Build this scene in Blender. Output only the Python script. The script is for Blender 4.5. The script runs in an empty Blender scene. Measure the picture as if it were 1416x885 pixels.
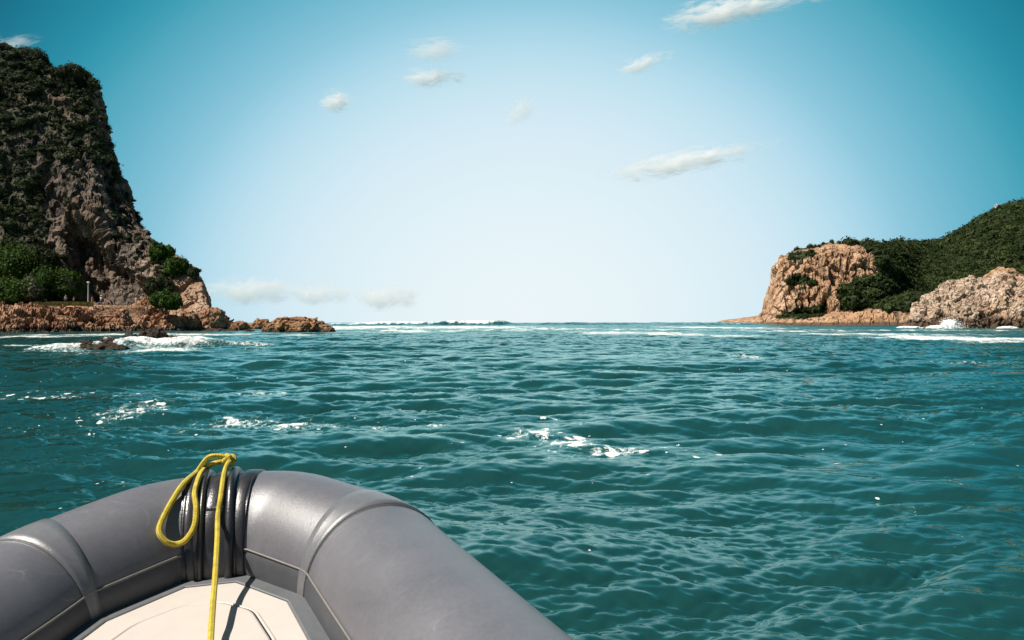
import bpy, bmesh, math, random
import numpy as np
from mathutils import Vector, Matrix
from mathutils.bvhtree import BVHTree

sc = bpy.context.scene
C = sc.collection
HC = 1.5            # eye height above the water
FP = 1100.0         # focal length in photo pixels (photo 1416 wide)
CXP, CYP = 708.0, 446.0

# ------------------------------------------------------------------ camera
cam_d = bpy.data.cameras.new('camera'); cam = bpy.data.objects.new('camera', cam_d); C.objects.link(cam)
cam.location = (0, 0, HC)
cam_d.sensor_width = 36.0; cam_d.lens = 36.0 * FP / 1416.0
cam.rotation_euler = (math.radians(90.0) + math.atan((CYP - 442.5) / FP), 0, 0)
cam_d.clip_start = 0.05; cam_d.clip_end = 40000
sc.camera = cam

# ------------------------------------------------------------------ light
SUN_EL, SUN_AZ = math.radians(54), math.radians(-106)      # azimuth clockwise from +Y
sdir = Vector((math.cos(SUN_EL) * math.sin(SUN_AZ), math.cos(SUN_EL) * math.cos(SUN_AZ), math.sin(SUN_EL)))
sun_d = bpy.data.lights.new('sun', 'SUN'); sun_d.energy = 5.0; sun_d.angle = math.radians(0.5); sun_d.color = (1.0, 0.94, 0.84)
sun = bpy.data.objects.new('sun', sun_d); C.objects.link(sun)
sun.rotation_euler = (-sdir).to_track_quat('-Z', 'Y').to_euler(); sun.location = (-60, 0, 80)

world = bpy.data.worlds.new("World"); sc.world = world; world.use_nodes = True
wn = world.node_tree; wn.nodes.clear()
def wnode(t, **k):
    n = wn.nodes.new(t)
    for a, b in k.items(): setattr(n, a, b)
    return n
wo = wnode('ShaderNodeOutputWorld'); wb = wnode('ShaderNodeBackground'); wb.inputs[1].default_value = 0.10
sky = wnode('ShaderNodeTexSky', sky_type='NISHITA', sun_disc=False, sun_elevation=SUN_EL, sun_rotation=SUN_AZ,
            air_density=1.0, dust_density=1.2, ozone_density=2.5)
wtc = wnode('ShaderNodeTexCoord')
wdot = wnode('ShaderNodeVectorMath', operation='DOT_PRODUCT')
g = Vector((0.02, 1.0, -0.02)).normalized(); wdot.inputs[1].default_value = g
wac = wnode('ShaderNodeMath', operation='ARCCOSINE'); wdv = wnode('ShaderNodeMath', operation='DIVIDE'); wdv.inputs[1].default_value = math.radians(90)
wramp = wnode('ShaderNodeValToRGB')
cr = wramp.color_ramp; cr.interpolation = 'B_SPLINE'
# bright hazy sea sky ahead; corner vignette painted in as teal darkening away from it (relative radiance /10)
SKY = [(0.0, (.85, .925, .955)), (.11, (.78, .895, .94)), (.19, (.67, .83, .91)), (.245, (.51, .75, .865)), (.293, (.26, .575, .735)), (.36, (.055, .37, .49)),
       (.40, (.016, .275, .385)), (.455, (.002, .12, .20)), (.57, (.004, .08, .135)), (1.0, (.012, .07, .12))]
while len(cr.elements) < len(SKY): cr.elements.new(0.5)
for e, (p, c) in zip(cr.elements, SKY): e.position = p; e.color = (*c, 1)
wsc = wnode('ShaderNodeVectorMath', operation='SCALE'); wsc.inputs['Scale'].default_value = 6.9
wmix = wnode('ShaderNodeMix', data_type='RGBA'); wmix.inputs[0].default_value = 0.98
L = wn.links
wsq = wnode('ShaderNodeVectorMath', operation='MULTIPLY'); wsq.inputs[1].default_value = (1, 1, 1.15); wnm = wnode('ShaderNodeVectorMath', operation='NORMALIZE')
L.new(wtc.outputs['Generated'], wsq.inputs[0]); L.new(wsq.outputs[0], wnm.inputs[0]); L.new(wnm.outputs[0], wdot.inputs[0]); L.new(wdot.outputs['Value'], wac.inputs[0]); L.new(wac.outputs[0], wdv.inputs[0])
L.new(wdv.outputs[0], wramp.inputs[0]); L.new(wramp.outputs[0], wsc.inputs[0])
L.new(sky.outputs[0], wmix.inputs[6]); L.new(wsc.outputs[0], wmix.inputs[7]); L.new(wmix.outputs[2], wb.inputs[0]); L.new(wb.outputs[0], wo.inputs[0])

sc.view_settings.view_transform = 'Standard'; sc.view_settings.look = 'None'
sc.view_settings.exposure = 0.55; sc.view_settings.gamma = 1.0; sc.view_settings.use_curve_mapping = False
sc.cycles.max_bounces = 6; sc.cycles.transparent_max_bounces = 24; sc.cycles.sample_clamp_indirect = 4.0
sc.cycles.sample_clamp_direct = 12.0

# ------------------------------------------------------------------ helpers
def world_at(px, py, Y):
    return Vector(((px - CXP) / FP * Y, Y, HC - (py - CYP) / FP * Y))
def on_water(px, py):
    Y = HC * FP / (py - CYP); return (px - CXP) / FP * Y, Y
def sm(a, b, x):
    t = np.clip((np.asarray(x, float) - a) / (b - a), 0, 1); return t * t * (3 - 2 * t)

_perm = np.random.default_rng(7).permutation(256).astype(np.int64); _perm = np.concatenate([_perm, _perm, _perm])
_gr = np.random.default_rng(8).normal(size=(256, 3)); _gr /= np.linalg.norm(_gr, axis=1)[:, None]
def _h(i, j, k): return _perm[_perm[_perm[i & 255] + (j & 255)] + (k & 255)]
def perlin(p):
    p = np.asarray(p, float); i = np.floor(p).astype(np.int64); f = p - i
    u = f * f * f * (f * (f * 6 - 15) + 10); out = 0
    for dx in (0, 1):
        wx = u[:, 0] if dx else 1 - u[:, 0]
        for dy in (0, 1):
            wy = u[:, 1] if dy else 1 - u[:, 1]
            for dz in (0, 1):
                wz = u[:, 2] if dz else 1 - u[:, 2]
                gv = _gr[_h(i[:, 0] + dx, i[:, 1] + dy, i[:, 2] + dz)]
                out = out + wx * wy * wz * ((f - (dx, dy, dz)) * gv).sum(1)
    return out * 1.6
def fbm(p, n=4, gain=.5):
    p = np.asarray(p, float); a = 1.; s = 0; t = 0
    for k in range(n): s = s + a * perlin(p + 17.3 * k); t += a; a *= gain; p = p * 2.03
    return s / t
def ridged(p, n=4):
    p = np.asarray(p, float); a = 1.; s = 0; t = 0
    for k in range(n): s = s + a * (1 - 2 * np.abs(perlin(p + 9.1 * k))); t += a; a *= .5; p = p * 2.1
    return s / t
_rc = np.random.default_rng(9).random((256, 4))
def worley(p):
    """nearest-cell distance, second distance, random value of the nearest cell"""
    p = np.asarray(p, float); i = np.floor(p).astype(np.int64)
    d1 = np.full(len(p), 9.); d2 = d1.copy(); v = np.zeros(len(p))
    for dx in (-1, 0, 1):
        for dy in (-1, 0, 1):
            for dz in (-1, 0, 1):
                c = i + (dx, dy, dz); r = _rc[_h(c[:, 0], c[:, 1], c[:, 2])]
                d = np.linalg.norm(c + .1 + .8 * r[:, :3] - p, axis=1)
                m = d < d1
                d2 = np.where(m, d1, np.minimum(d2, d)); v = np.where(m, r[:, 3], v); d1 = np.where(m, d, d1)
    return d1, d2, v

def np_mesh(name, verts, faces, mat=None, smooth=False, attrs=None, parent=None):
    """one mesh object from arrays; faces is an (n,3)/(n,4) array or a list of such arrays"""
    if isinstance(faces, np.ndarray): faces = [faces]
    me = bpy.data.meshes.new(name); verts = np.asarray(verts, np.float32)
    me.vertices.add(len(verts)); me.vertices.foreach_set('co', verts.ravel())
    idx = np.concatenate([f.ravel() for f in faces]).astype(np.int32)
    tot = np.concatenate([np.full(len(f), f.shape[1]) for f in faces]).astype(np.int32)
    st = np.concatenate([[0], np.cumsum(tot)[:-1]]).astype(np.int32)
    me.loops.add(len(idx)); me.loops.foreach_set('vertex_index', idx)
    me.polygons.add(len(tot)); me.polygons.foreach_set('loop_start', st); me.polygons.foreach_set('loop_total', tot)
    me.polygons.foreach_set('use_smooth', np.full(len(tot), smooth))
    for k, a in (attrs or {}).items():
        at = me.attributes.new(k, 'FLOAT', 'POINT'); at.data.foreach_set('value', np.asarray(a, np.float32))
    me.update(calc_edges=True); me.validate()
    if mat: me.materials.append(mat)
    o = bpy.data.objects.new(name, me); C.objects.link(o)
    if parent: o.parent = parent
    return o
def grid_faces(nu, nv, closed_u=False):
    """faces of an nu x nv vertex grid (index u*nv+v)"""
    a = np.arange(nu if closed_u else nu - 1)[:, None]; b = np.arange(nv - 1)[None]; a2 = (a + 1) % nu
    return np.stack([a * nv + b, a2 * nv + b, a2 * nv + b + 1, a * nv + b + 1], -1).reshape(-1, 4)
def grid_normals(P):
    du = np.gradient(P, axis=0); dv = np.gradient(P, axis=1); n = np.cross(du, dv)
    return n / (np.linalg.norm(n, axis=2, keepdims=True) + 1e-9)
def tag(o, label=None, cat=None, group=None, kind=None):
    if label: o['label'] = label
    if cat: o['category'] = cat
    if group: o['group'] = group
    if kind: o['kind'] = kind
    return o
def thing(name, loc, label, cat, group=None, rz=0):
    o = bpy.data.objects.new(name, None); C.objects.link(o); o.location = loc; o.rotation_euler = (0, 0, rz); o.empty_display_size = .2
    return tag(o, label, cat, group)
def bm_obj(name, bm, mat, parent=None, smooth=False):
    me = bpy.data.meshes.new(name); bmesh.ops.recalc_face_normals(bm, faces=bm.faces); bm.to_mesh(me); bm.free()
    me.materials.append(mat)
    if smooth: me.polygons.foreach_set('use_smooth', [True] * len(me.polygons))
    o = bpy.data.objects.new(name, me); C.objects.link(o)
    if parent: o.parent = parent
    return o
def tube_mesh(pts, rad, sides=10, closed=False):
    """verts, quads of a round tube along points (rad scalar or per point)"""
    P = np.asarray(pts, float); n = len(P); rad = np.broadcast_to(np.asarray(rad, float), (n,))
    T = np.gradient(P, axis=0)
    if closed: T = np.roll(P, -1, 0) - np.roll(P, 1, 0)
    T /= np.linalg.norm(T, axis=1)[:, None] + 1e-12
    ref = np.array([0, 0, 1.]) if abs(T[0, 2]) < .9 else np.array([1., 0, 0])
    N = np.zeros_like(P); v = ref - T[0] * (ref @ T[0]); N[0] = v / np.linalg.norm(v)
    for i in range(1, n):
        v = N[i - 1] - T[i] * (N[i - 1] @ T[i]); N[i] = v / (np.linalg.norm(v) + 1e-12)
    B = np.cross(T, N); th = np.linspace(0, 2 * np.pi, sides, endpoint=False)
    V = P[:, None] + rad[:, None, None] * (np.cos(th)[None, :, None] * N[:, None] + np.sin(th)[None, :, None] * B[:, None])
    a = np.arange(n if closed else n - 1)[:, None]; b = np.arange(sides)[None]; a2 = (a + 1) % n; b2 = (b + 1) % sides
    F = np.stack([a * sides + b, a * sides + b2, a2 * sides + b2, a2 * sides + b], -1).reshape(-1, 4)
    return V.reshape(-1, 3), F
def smooth_path(pts, n=12):
    """Catmull-Rom through points"""
    P = np.asarray(pts, float); P = np.vstack([2 * P[0] - P[1], P, 2 * P[-1] - P[-2]]); out = []
    for i in range(1, len(P) - 2):
        for t in np.linspace(0, 1, n, endpoint=False):
            a, b, c, d = P[i - 1:i + 3]
            out.append(.5 * (2 * b + (c - a) * t + (2 * a - 5 * b + 4 * c - d) * t * t + (3 * b - a - 3 * c + d) * t ** 3))
    out.append(P[-2]); return np.array(out)
def join_arrays(parts):
    V, F, o = [], [], 0
    for v, f in parts: V.append(v); F.append(f + o); o += len(v)
    return np.vstack(V), np.vstack(F)

# ------------------------------------------------------------------ materials
def new_mat(name):
    m = bpy.data.materials.new(name); m.use_nodes = True; nt = m.node_tree
    return m, nt, nt.nodes['Principled BSDF']
def nd(nt, t, **k):
    n = nt.nodes.new(t)
    for a, b in k.items(): setattr(n, a, b)
    return n
def ramp(nt, stops, interp='LINEAR'):
    r = nd(nt, 'ShaderNodeValToRGB'); e = r.color_ramp; e.interpolation = interp
    while len(e.elements) < len(stops): e.elements.new(.5)
    for el, (p, c) in zip(e.elements, stops): el.position = p; el.color = (*c, 1) if len(c) == 3 else c
    return r
def noise(nt, coord, scale, detail=5, rough=.55, dist=0., vscale=None):
    n = nd(nt, 'ShaderNodeTexNoise'); n.inputs['Scale'].default_value = scale; n.inputs['Detail'].default_value = detail
    n.inputs['Roughness'].default_value = rough; n.inputs['Distortion'].default_value = dist
    if vscale:
        mp = nd(nt, 'ShaderNodeMapping'); mp.inputs['Scale'].default_value = vscale; nt.links.new(coord, mp.inputs[0]); coord = mp.outputs[0]
    nt.links.new(coord, n.inputs['Vector']); return n
def mixc(nt, f, a, b, blend='MIX'):
    m = nd(nt, 'ShaderNodeMix', data_type='RGBA', blend_type=blend)
    for s, i in ((f, 0), (a, 6), (b, 7)):
        if hasattr(s, 'is_linked'): nt.links.new(s, m.inputs[i])
        elif i == 0: m.inputs[0].default_value = s
        else: m.inputs[i].default_value = (*s, 1)
    return m.outputs[2]
def math_n(nt, op, a, b=None, clamp=False):
    m = nd(nt, 'ShaderNodeMath', operation=op, use_clamp=clamp)
    for i, s in enumerate((a, b)):
        if s is None: continue
        if hasattr(s, 'is_linked'): nt.links.new(s, m.inputs[i])
        else: m.inputs[i].default_value = s
    return m.outputs[0]
def bump(nt, h, strength, dist, prev=None):
    b = nd(nt, 'ShaderNodeBump'); b.inputs['Strength'].default_value = strength; b.inputs['Distance'].default_value = dist
    nt.links.new(h, b.inputs['Height'])
    if prev: nt.links.new(prev, b.inputs['Normal'])
    return b.outputs[0]
def simple_mat(name, col, rough=.6, var=.12, scale=8., metal=0., bumpd=0., coord='Object'):
    m, nt, b = new_mat(name); tc = nd(nt, 'ShaderNodeTexCoord'); n = noise(nt, tc.outputs[coord], scale)
    lo = tuple(c * (1 - var) for c in col); hi = tuple(min(1, c * (1 + var)) for c in col)
    r = ramp(nt, [(.3, lo), (.7, hi)]); nt.links.new(n.outputs[0], r.inputs[0]); nt.links.new(r.outputs[0], b.inputs['Base Color'])
    b.inputs['Roughness'].default_value = rough; b.inputs['Metallic'].default_value = metal
    if bumpd: nt.links.new(bump(nt, n.outputs[0], .5, bumpd), b.inputs['Normal'])
    return m
def rock_mat(name, cols, big=.12, vert=False, wet_z=None, wet_col=(.03, .02, .014), stain=None, bd=.25, crackscale=.8, crack=.4, warm=None):
    """cols: dark, mid, light rock colours; wet_z: height of the dark tide-washed band; stain: (colour, amount)"""
    m, nt, b = new_mat(name); tc = nd(nt, 'ShaderNodeTexCoord'); co = tc.outputs['Object']
    vs = (1, 1, .28) if vert else None
    n1 = noise(nt, co, big, 6, .6, .4, vs); n2 = noise(nt, co, big * 9, 8, .68, .6, vs); n3 = noise(nt, co, big * .35, 3, .5)
    r1 = ramp(nt, [(.28, cols[0]), (.48, cols[1]), (.68, cols[2])])
    s = math_n(nt, 'ADD', math_n(nt, 'MULTIPLY', n1.outputs[0], .45), math_n(nt, 'MULTIPLY', n2.outputs[0], .55))
    nt.links.new(s, r1.inputs[0]); col = r1.outputs[0]
    if vert:
        n5 = noise(nt, co, big * 6, 5, .7, .3, (1, 1, .10)); f5 = ramp(nt, [(.38, (1, 1, 1)), (.48, (0, 0, 0))]); nt.links.new(n5.outputs[0], f5.inputs[0])
        col = mixc(nt, math_n(nt, 'MULTIPLY', f5.outputs[0], .9), col, tuple(c * .45 for c in cols[0]))
    if stain:
        f = ramp(nt, [(.45, (0, 0, 0)), (.62, (1, 1, 1))]); nt.links.new(n3.outputs[0], f.inputs[0])
        col = mixc(nt, math_n(nt, 'MULTIPLY', f.outputs[0], stain[1]), col, stain[0])
    vo = nd(nt, 'ShaderNodeTexVoronoi', feature='DISTANCE_TO_EDGE'); vo.inputs['Scale'].default_value = crackscale
    mp = nd(nt, 'ShaderNodeMapping'); mp.inputs['Scale'].default_value = (1, 1, .4 if vert else 1.2)
    wn_ = noise(nt, co, crackscale * 1.3, 3); vm = nd(nt, 'ShaderNodeVectorMath', operation='MULTIPLY_ADD')
    nt.links.new(wn_.outputs[1], vm.inputs[0]); vm.inputs[1].default_value = (.9, .9, .9); nt.links.new(co, vm.inputs[2])
    nt.links.new(vm.outputs[0], mp.inputs[0]); nt.links.new(mp.outputs[0], vo.inputs['Vector'])
    ck = ramp(nt, [(0., (0, 0, 0)), (.06, (1, 1, 1))]); nt.links.new(vo.outputs['Distance'], ck.inputs[0])
    col = mixc(nt, math_n(nt, 'MULTIPLY', math_n(nt, 'SUBTRACT', 1., ck.outputs[0]), crack), col, tuple(c * .35 for c in cols[0]))
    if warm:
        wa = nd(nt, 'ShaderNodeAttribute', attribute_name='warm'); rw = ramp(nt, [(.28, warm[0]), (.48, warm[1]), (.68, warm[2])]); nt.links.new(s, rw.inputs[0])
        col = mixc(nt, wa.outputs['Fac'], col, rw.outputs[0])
    va = nd(nt, 'ShaderNodeAttribute', attribute_name='soil'); col = mixc(nt, va.outputs['Fac'], col, (.036, .046, .018))
    if wet_z is not None:
        sp = nd(nt, 'ShaderNodeSeparateXYZ'); nt.links.new(co, sp.inputs[0])
        zz = math_n(nt, 'ADD', sp.outputs[2], math_n(nt, 'MULTIPLY', math_n(nt, 'SUBTRACT', n1.outputs[0], .5), wet_z * 1.6))
        mr = nd(nt, 'ShaderNodeMapRange'); mr.inputs[1].default_value = wet_z * .75; mr.inputs[2].default_value = wet_z * 1.2
        mr.inputs[3].default_value = 1; mr.inputs[4].default_value = 0; nt.links.new(zz, mr.inputs[0])
        col = mixc(nt, math_n(nt, 'MULTIPLY', mr.outputs[0], .88), col, wet_col)
        rr = nd(nt, 'ShaderNodeMapRange'); rr.inputs[3].default_value = .85; rr.inputs[4].default_value = .35
        nt.links.new(mr.outputs[0], rr.inputs[0]); nt.links.new(rr.outputs[0], b.inputs['Roughness'])
    else: b.inputs['Roughness'].default_value = .88
    nt.links.new(col, b.inputs['Base Color']); b.inputs['Specular IOR Level'].default_value = .25
    h = math_n(nt, 'ADD', n2.outputs[0], math_n(nt, 'MULTIPLY', ck.outputs[0], .5))
    nt.links.new(bump(nt, h, 1., bd), b.inputs['Normal']); return m
def leaf_mat(name, dark, mid, light, transl=.25):
    m, nt, b = new_mat(name); a = nd(nt, 'ShaderNodeAttribute', attribute_name='tint')
    r = ramp(nt, [(0., dark), (.5, mid), (1., light)]); nt.links.new(a.outputs['Fac'], r.inputs[0])
    nt.links.new(r.outputs[0], b.inputs['Base Color']); b.inputs['Roughness'].default_value = .6; b.inputs['Specular IOR Level'].default_value = .08
    tr = nd(nt, 'ShaderNodeBsdfTranslucent'); nt.links.new(r.outputs[0], tr.inputs[0])
    mx = nd(nt, 'ShaderNodeMixShader'); mx.inputs[0].default_value = transl
    nt.links.new(b.outputs[0], mx.inputs[1]); nt.links.new(tr.outputs[0], mx.inputs[2])
    nt.links.new(mx.outputs[0], nt.nodes['Material Output'].inputs[0]); return m

M = {}
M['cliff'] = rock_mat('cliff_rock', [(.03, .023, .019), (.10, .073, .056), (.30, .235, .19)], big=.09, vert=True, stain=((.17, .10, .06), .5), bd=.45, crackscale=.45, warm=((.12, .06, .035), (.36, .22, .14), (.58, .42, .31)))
M['shore'] = rock_mat('shore_rock', [(.11, .05, .027), (.37, .195, .11), (.62, .41, .28)], big=.16, wet_z=.75, wet_col=(.045, .022, .014), bd=.35, crackscale=.75)
M['head'] = rock_mat('headland_rock', [(.11, .055, .032), (.43, .255, .15), (.64, .465, .34)], big=.055, vert=True, wet_z=1.6, wet_col=(.10, .06, .04), stain=((.42, .22, .10), .45), bd=1.4, crackscale=.16, crack=0.)
M['pale'] = rock_mat('pale_rock', [(.18, .11, .07), (.47, .345, .255), (.68, .565, .465)], big=.12, wet_z=3.0, wet_col=(.07, .038, .02), stain=((.45, .24, .11), .7), bd=.6, crackscale=.42)
M['islet'] = rock_mat('islet_rock', [(.11, .05, .026), (.33, .17, .085), (.50, .30, .17)], big=.2, wet_z=.7, wet_col=(.03, .016, .01), bd=.3, crackscale=.9)
M['darkrock'] = rock_mat('dark_wet_rock', [(.018, .013, .01), (.05, .034, .024), (.16, .10, .06)], big=.5, wet_z=.25, wet_col=(.02, .014, .012), bd=.12, crackscale=1.6)
M['scrub'] = leaf_mat('scrub_leaf', (.014, .022, .009), (.038, .05, .019), (.085, .088, .04))
M['green'] = leaf_mat('green_leaf', (.012, .032, .005), (.042, .088, .011), (.10, .155, .024))
M['olive'] = leaf_mat('olive_leaf', (.05, .055, .03), (.115, .115, .065), (.20, .19, .12))
M['forest'] = leaf_mat('forest_leaf', (.016, .026, .008), (.042, .058, .018), (.085, .10, .036))
M['grass'] = leaf_mat('grass_blade', (.07, .07, .02), (.14, .125, .035), (.20, .17, .06))
M['bark'] = simple_mat('bark', (.11, .085, .065), .9, .3, 6, bumpd=.02)
M['soil'] = simple_mat('scrub_soil', (.075, .065, .04), .95, .35, .6, bumpd=.2)

# ------------------------------------------------------------------ water
FOAM = []   # world ellipses: x, y, sx, sy, angle, strength
def foam_px(px, py, hw, hh, s=1., ang=0.):
    x, Y = on_water(px, py); s *= 1.14 if 447 < py < 475 else 1.; FOAM.append((x, Y, 1.25 * hw / FP * Y, max(.12, 1.35 * Y * hh / (py - CYP)), ang, s))
for a in [  # drifting patches in the near and middle water
    (190, 567, 40, 7, 1.), (150, 588, 28, 5, .9), (98, 606, 30, 4, .9), (210, 548, 80, 4, .75), (70, 548, 80, 4, .8), (120, 552, 60, 4, .6), (370, 544, 34, 4, .95),
    (335, 577, 55, 5, .9), (400, 582, 40, 5, .9), (455, 583, 26, 5, .95), (540, 587, 38, 5, .9), (600, 590, 24, 4, .8), (735, 577, 34, 4, .85),
    (740, 604, 38, 6, .9), (790, 613, 40, 7, 1.), (850, 622, 36, 6, 1.), (905, 618, 30, 5, .9), (960, 625, 30, 4, .8), (640, 617, 24, 3, .7),
    (700, 590, 26, 4, .6), (260, 600, 40, 4, .6), (30, 592, 40, 4, .55), (1245, 689, 34, 8, .62), (560, 548, 60, 5, .4), (1040, 600, 60, 7, .35), (1150, 630, 60, 7, .35),
    (920, 700, 60, 10, .3), (60, 640, 60, 8, .4), (160, 690, 60, 8, .38), (1330, 740, 60, 10, .3), (860, 660, 70, 8, .33)]: foam_px(*a)
for a in [  # surf lines on the bar and in front of the shores
    (500, 452.5, 70, 1.8, 1.05), (640, 452.5, 100, 1.8, .95), (840, 460.5, 55, 1.8, .95), (920, 462, 60, 2.0, .95), (1015, 465, 45, 1.6, .9), (1090, 458, 80, 1.5, .8),
    (980, 453, 60, 1.3, .95), (760, 455, 70, 1.5, .8), (900, 456, 90, 1.3, .7), (660, 464, 90, 2., .6), (585, 458, 90, 2.2, .82), (700, 457, 80, 1.5, .7), (470, 456, 40, 1.8, .95), (1330, 468.5, 120, 3.4, 1.1), (1230, 463, 130, 1.8, .9), (1390, 473, 60, 3.0, .9),
    (1030, 494, 30, 2.8, .95), (1060, 488, 50, 2.0, .7), (1110, 478, 60, 2.0, .7), (1330, 500, 100, 1.3, .75), (1180, 488, 80, 1.5, .5), (1250, 457, 200, 1.0, .7),
    (20, 479, 40, 3.5, .95), (70, 486, 70, 3., .85), (140, 489, 60, 3., .8), (140, 478, 50, 3.5, .9), (60, 466, 90, 1.6, .8), (180, 463, 110, 1.5, .95), (290, 463, 60, 1.8, .95),
    (30, 492, 60, 3, .5), (340, 468, 40, 2.0, .8), (310, 478, 55, 3., .9), (360, 484, 30, 2.5, .7), (420, 464, 70, 1.6, .85), (360, 474, 40, 2, .6), (700, 468, 120, 2, .4),
    (260, 479, 80, 5, 1.0), (215, 486, 50, 3.5, 1.1), (180, 482, 30, 3, .9), (450, 492, 60, 3, .35), (560, 505, 80, 4, .33), (880, 490, 90, 3, .4)]: foam_px(*a)

def fft_band(L, N, lam_lo, lam_hi, rms, wdir, spread, seed, pw=3.9):
    rng = np.random.default_rng(seed); k1 = 2 * np.pi * np.fft.fftfreq(N, L / N); kx, ky = np.meshgrid(k1, k1, indexing='ij')
    k = np.hypot(kx, ky); k[0, 0] = 1e9
    kp = 2 * np.pi / lam_hi
    amp = k ** (-pw / 2) * np.exp(-.6 * (kp / k) ** 2); amp[(k > 2 * np.pi / lam_lo) | (k < kp * .55)] = 0
    c = np.cos(np.arctan2(ky, kx) - wdir); amp = amp * (np.abs(c) ** spread + .06)
    h = (rng.normal(size=(N, N)) + 1j * rng.normal(size=(N, N))) * amp
    H = np.fft.ifft2(h).real; s = rms / H.std(); kk = np.where(k > 1e8, 1, k)
    DX = np.fft.ifft2(-1j * kx / kk * h).real * s; DY = np.fft.ifft2(-1j * ky / kk * h).real * s
    return L, np.stack([DX, DY, H * s], -1)
def sample(tile, x, y, rot):
    L, A = tile; N = A.shape[0]; c, s = math.cos(rot), math.sin(rot)
    u = ((c * x + s * y) / L * N) % N; v = ((-s * x + c * y) / L * N) % N
    i = u.astype(int) % N; j = v.astype(int) % N; fu = (u - np.floor(u))[:, None]; fv = (v - np.floor(v))[:, None]; i2 = (i + 1) % N; j2 = (j + 1) % N
    r = A[i, j] * (1 - fu) * (1 - fv) + A[i2, j] * fu * (1 - fv) + A[i, j2] * (1 - fu) * fv + A[i2, j2] * fu * fv
    return np.stack([c * r[:, 0] - s * r[:, 1], s * r[:, 0] + c * r[:, 1], r[:, 2]], -1)
BANDS = [  # tile, fade start, fade end, chop
    (fft_band(83., 512, 2.6, 11., .080, math.radians(-78), 3, 1), 260., 900., 1.0),
    (fft_band(27., 512, .55, 2.6, .033, math.radians(-72), 5, 2, 3.7), 60., 170., 1.1),
    (fft_band(7.1, 640, .07, .6, .0088, math.radians(-80), 5, 3, 3.7), 13., 45., .8)]
BUMPS = [   # long swells: x, y, half length, half width, height, direction (crest along), foam
    (-62., 425., 26., 6., 1.95, .0, 1.06), (-22., 425., 15., 6., 2.15, .0, 1.08), (-5., 425., 4., 5., 1.2, 0., 0.), (45., 430., 55., 8., 1.55, .0, 0.), (105., 420., 30., 8., 1.5, .05, .6),
    (-88., 380., 14., 6., 1.3, 0., 1.),
    (-20.6, 46.2, 3.2, .9, .62, .25, 1.15), (-16.5, 47.5, 3., 1., .3, .1, .9), (-24., 44., 2.5, .8, .3, .35, 1.)]
def build_water():
    rr = [0.0]; r = 1.6
    q = 1.0048
    while r < 12000: rr.append(r); r *= q
    rr = np.array(rr); fr = np.radians(39)
    th = np.concatenate([np.arange(-fr, fr, .00155), np.linspace(fr, 2 * np.pi - fr, 90)[:-1]])
    R, T = np.meshgrid(rr, th, indexing='ij'); x = (R * np.sin(T)).ravel(); y = (R * np.cos(T)).ravel(); d = R.ravel()
    D = np.zeros((len(x), 3)); behind = np.where(np.abs((T.ravel() + np.pi) % (2 * np.pi) - np.pi) > fr + .02, .5, 1.)
    for k, (tile, f0, f1, chop) in enumerate(BANDS):
        w = (1 - sm(f0, f1, d)); m = w > 0
        s = (sample(tile, x[m], y[m], .10 + .16 * k) + sample(tile, x[m] * 1.37 + 31, y[m] * 1.37 + 12, -.21 - .14 * k)) / 1.414
        if k == 0:   # gusts and lulls
            gl = .8 + .45 * fbm(np.stack([x[m] / 34, y[m] / 26, 0 * x[m]], -1), 2)
        else: gl = .9 + .8 * fbm(np.stack([x[m] / 9, y[m] / 7, 0 * x[m] + 3.3 * k], -1), 2)
        s *= (w[m] * np.clip(gl, .25, 1.8) * behind[m])[:, None]; s[:, :2] *= chop; D[m] += s
    fo = np.zeros(len(x))
    for (bx, by, hl, hw, ht, ang, fm) in BUMPS:
        m = (np.hypot(x - bx, y - by) < 4 * max(hl, hw)); c, s = math.cos(ang), math.sin(ang); dx = x[m] - bx; dy = y[m] - by
        u = (c * dx + s * dy) / hl; v = (-s * dx + c * dy) / hw
        n = fbm(np.stack([x[m] / hw, y[m] / hw, np.full(m.sum(), bx)], -1), 3)
        e = np.exp(-np.abs(u) ** 3.0 * .7 - (v + .35 * n) ** 2)
        D[m, 2] += ht * e * (1 + .28 * n); fo[m] = np.maximum(fo[m], fm * np.clip(e * 1.5, 0, 1))
    for (fx, fy, sx, sy, ang, st) in FOAM:
        m = (np.abs(x - fx) < 3 * (sx + sy)) & (np.abs(y - fy) < 3 * (sx + sy)); c, s = math.cos(ang), math.sin(ang); dx = x[m] - fx; dy = y[m] - fy
        e = np.exp(-.7 * (((c * dx + s * dy) / sx) ** 2 + ((-s * dx + c * dy) / sy) ** 2)); fo[m] = np.maximum(fo[m], st * e)
    # crests break a little far out on the bar
    V = np.stack([x + D[:, 0], y + D[:, 1], D[:, 2]], -1)
    nr, ntc = len(rr), len(th)
    a = np.arange(nr - 1)[:, None]; b = np.arange(ntc)[None]; b2 = (b + 1) % ntc
    F = np.stack([a * ntc + b, a * ntc + b2, (a + 1) * ntc + b2, (a + 1) * ntc + b], -1).reshape(-1, 4)
    return V, F, fo, d
Vw, Fw, fo_w, d_w = build_water()
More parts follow.
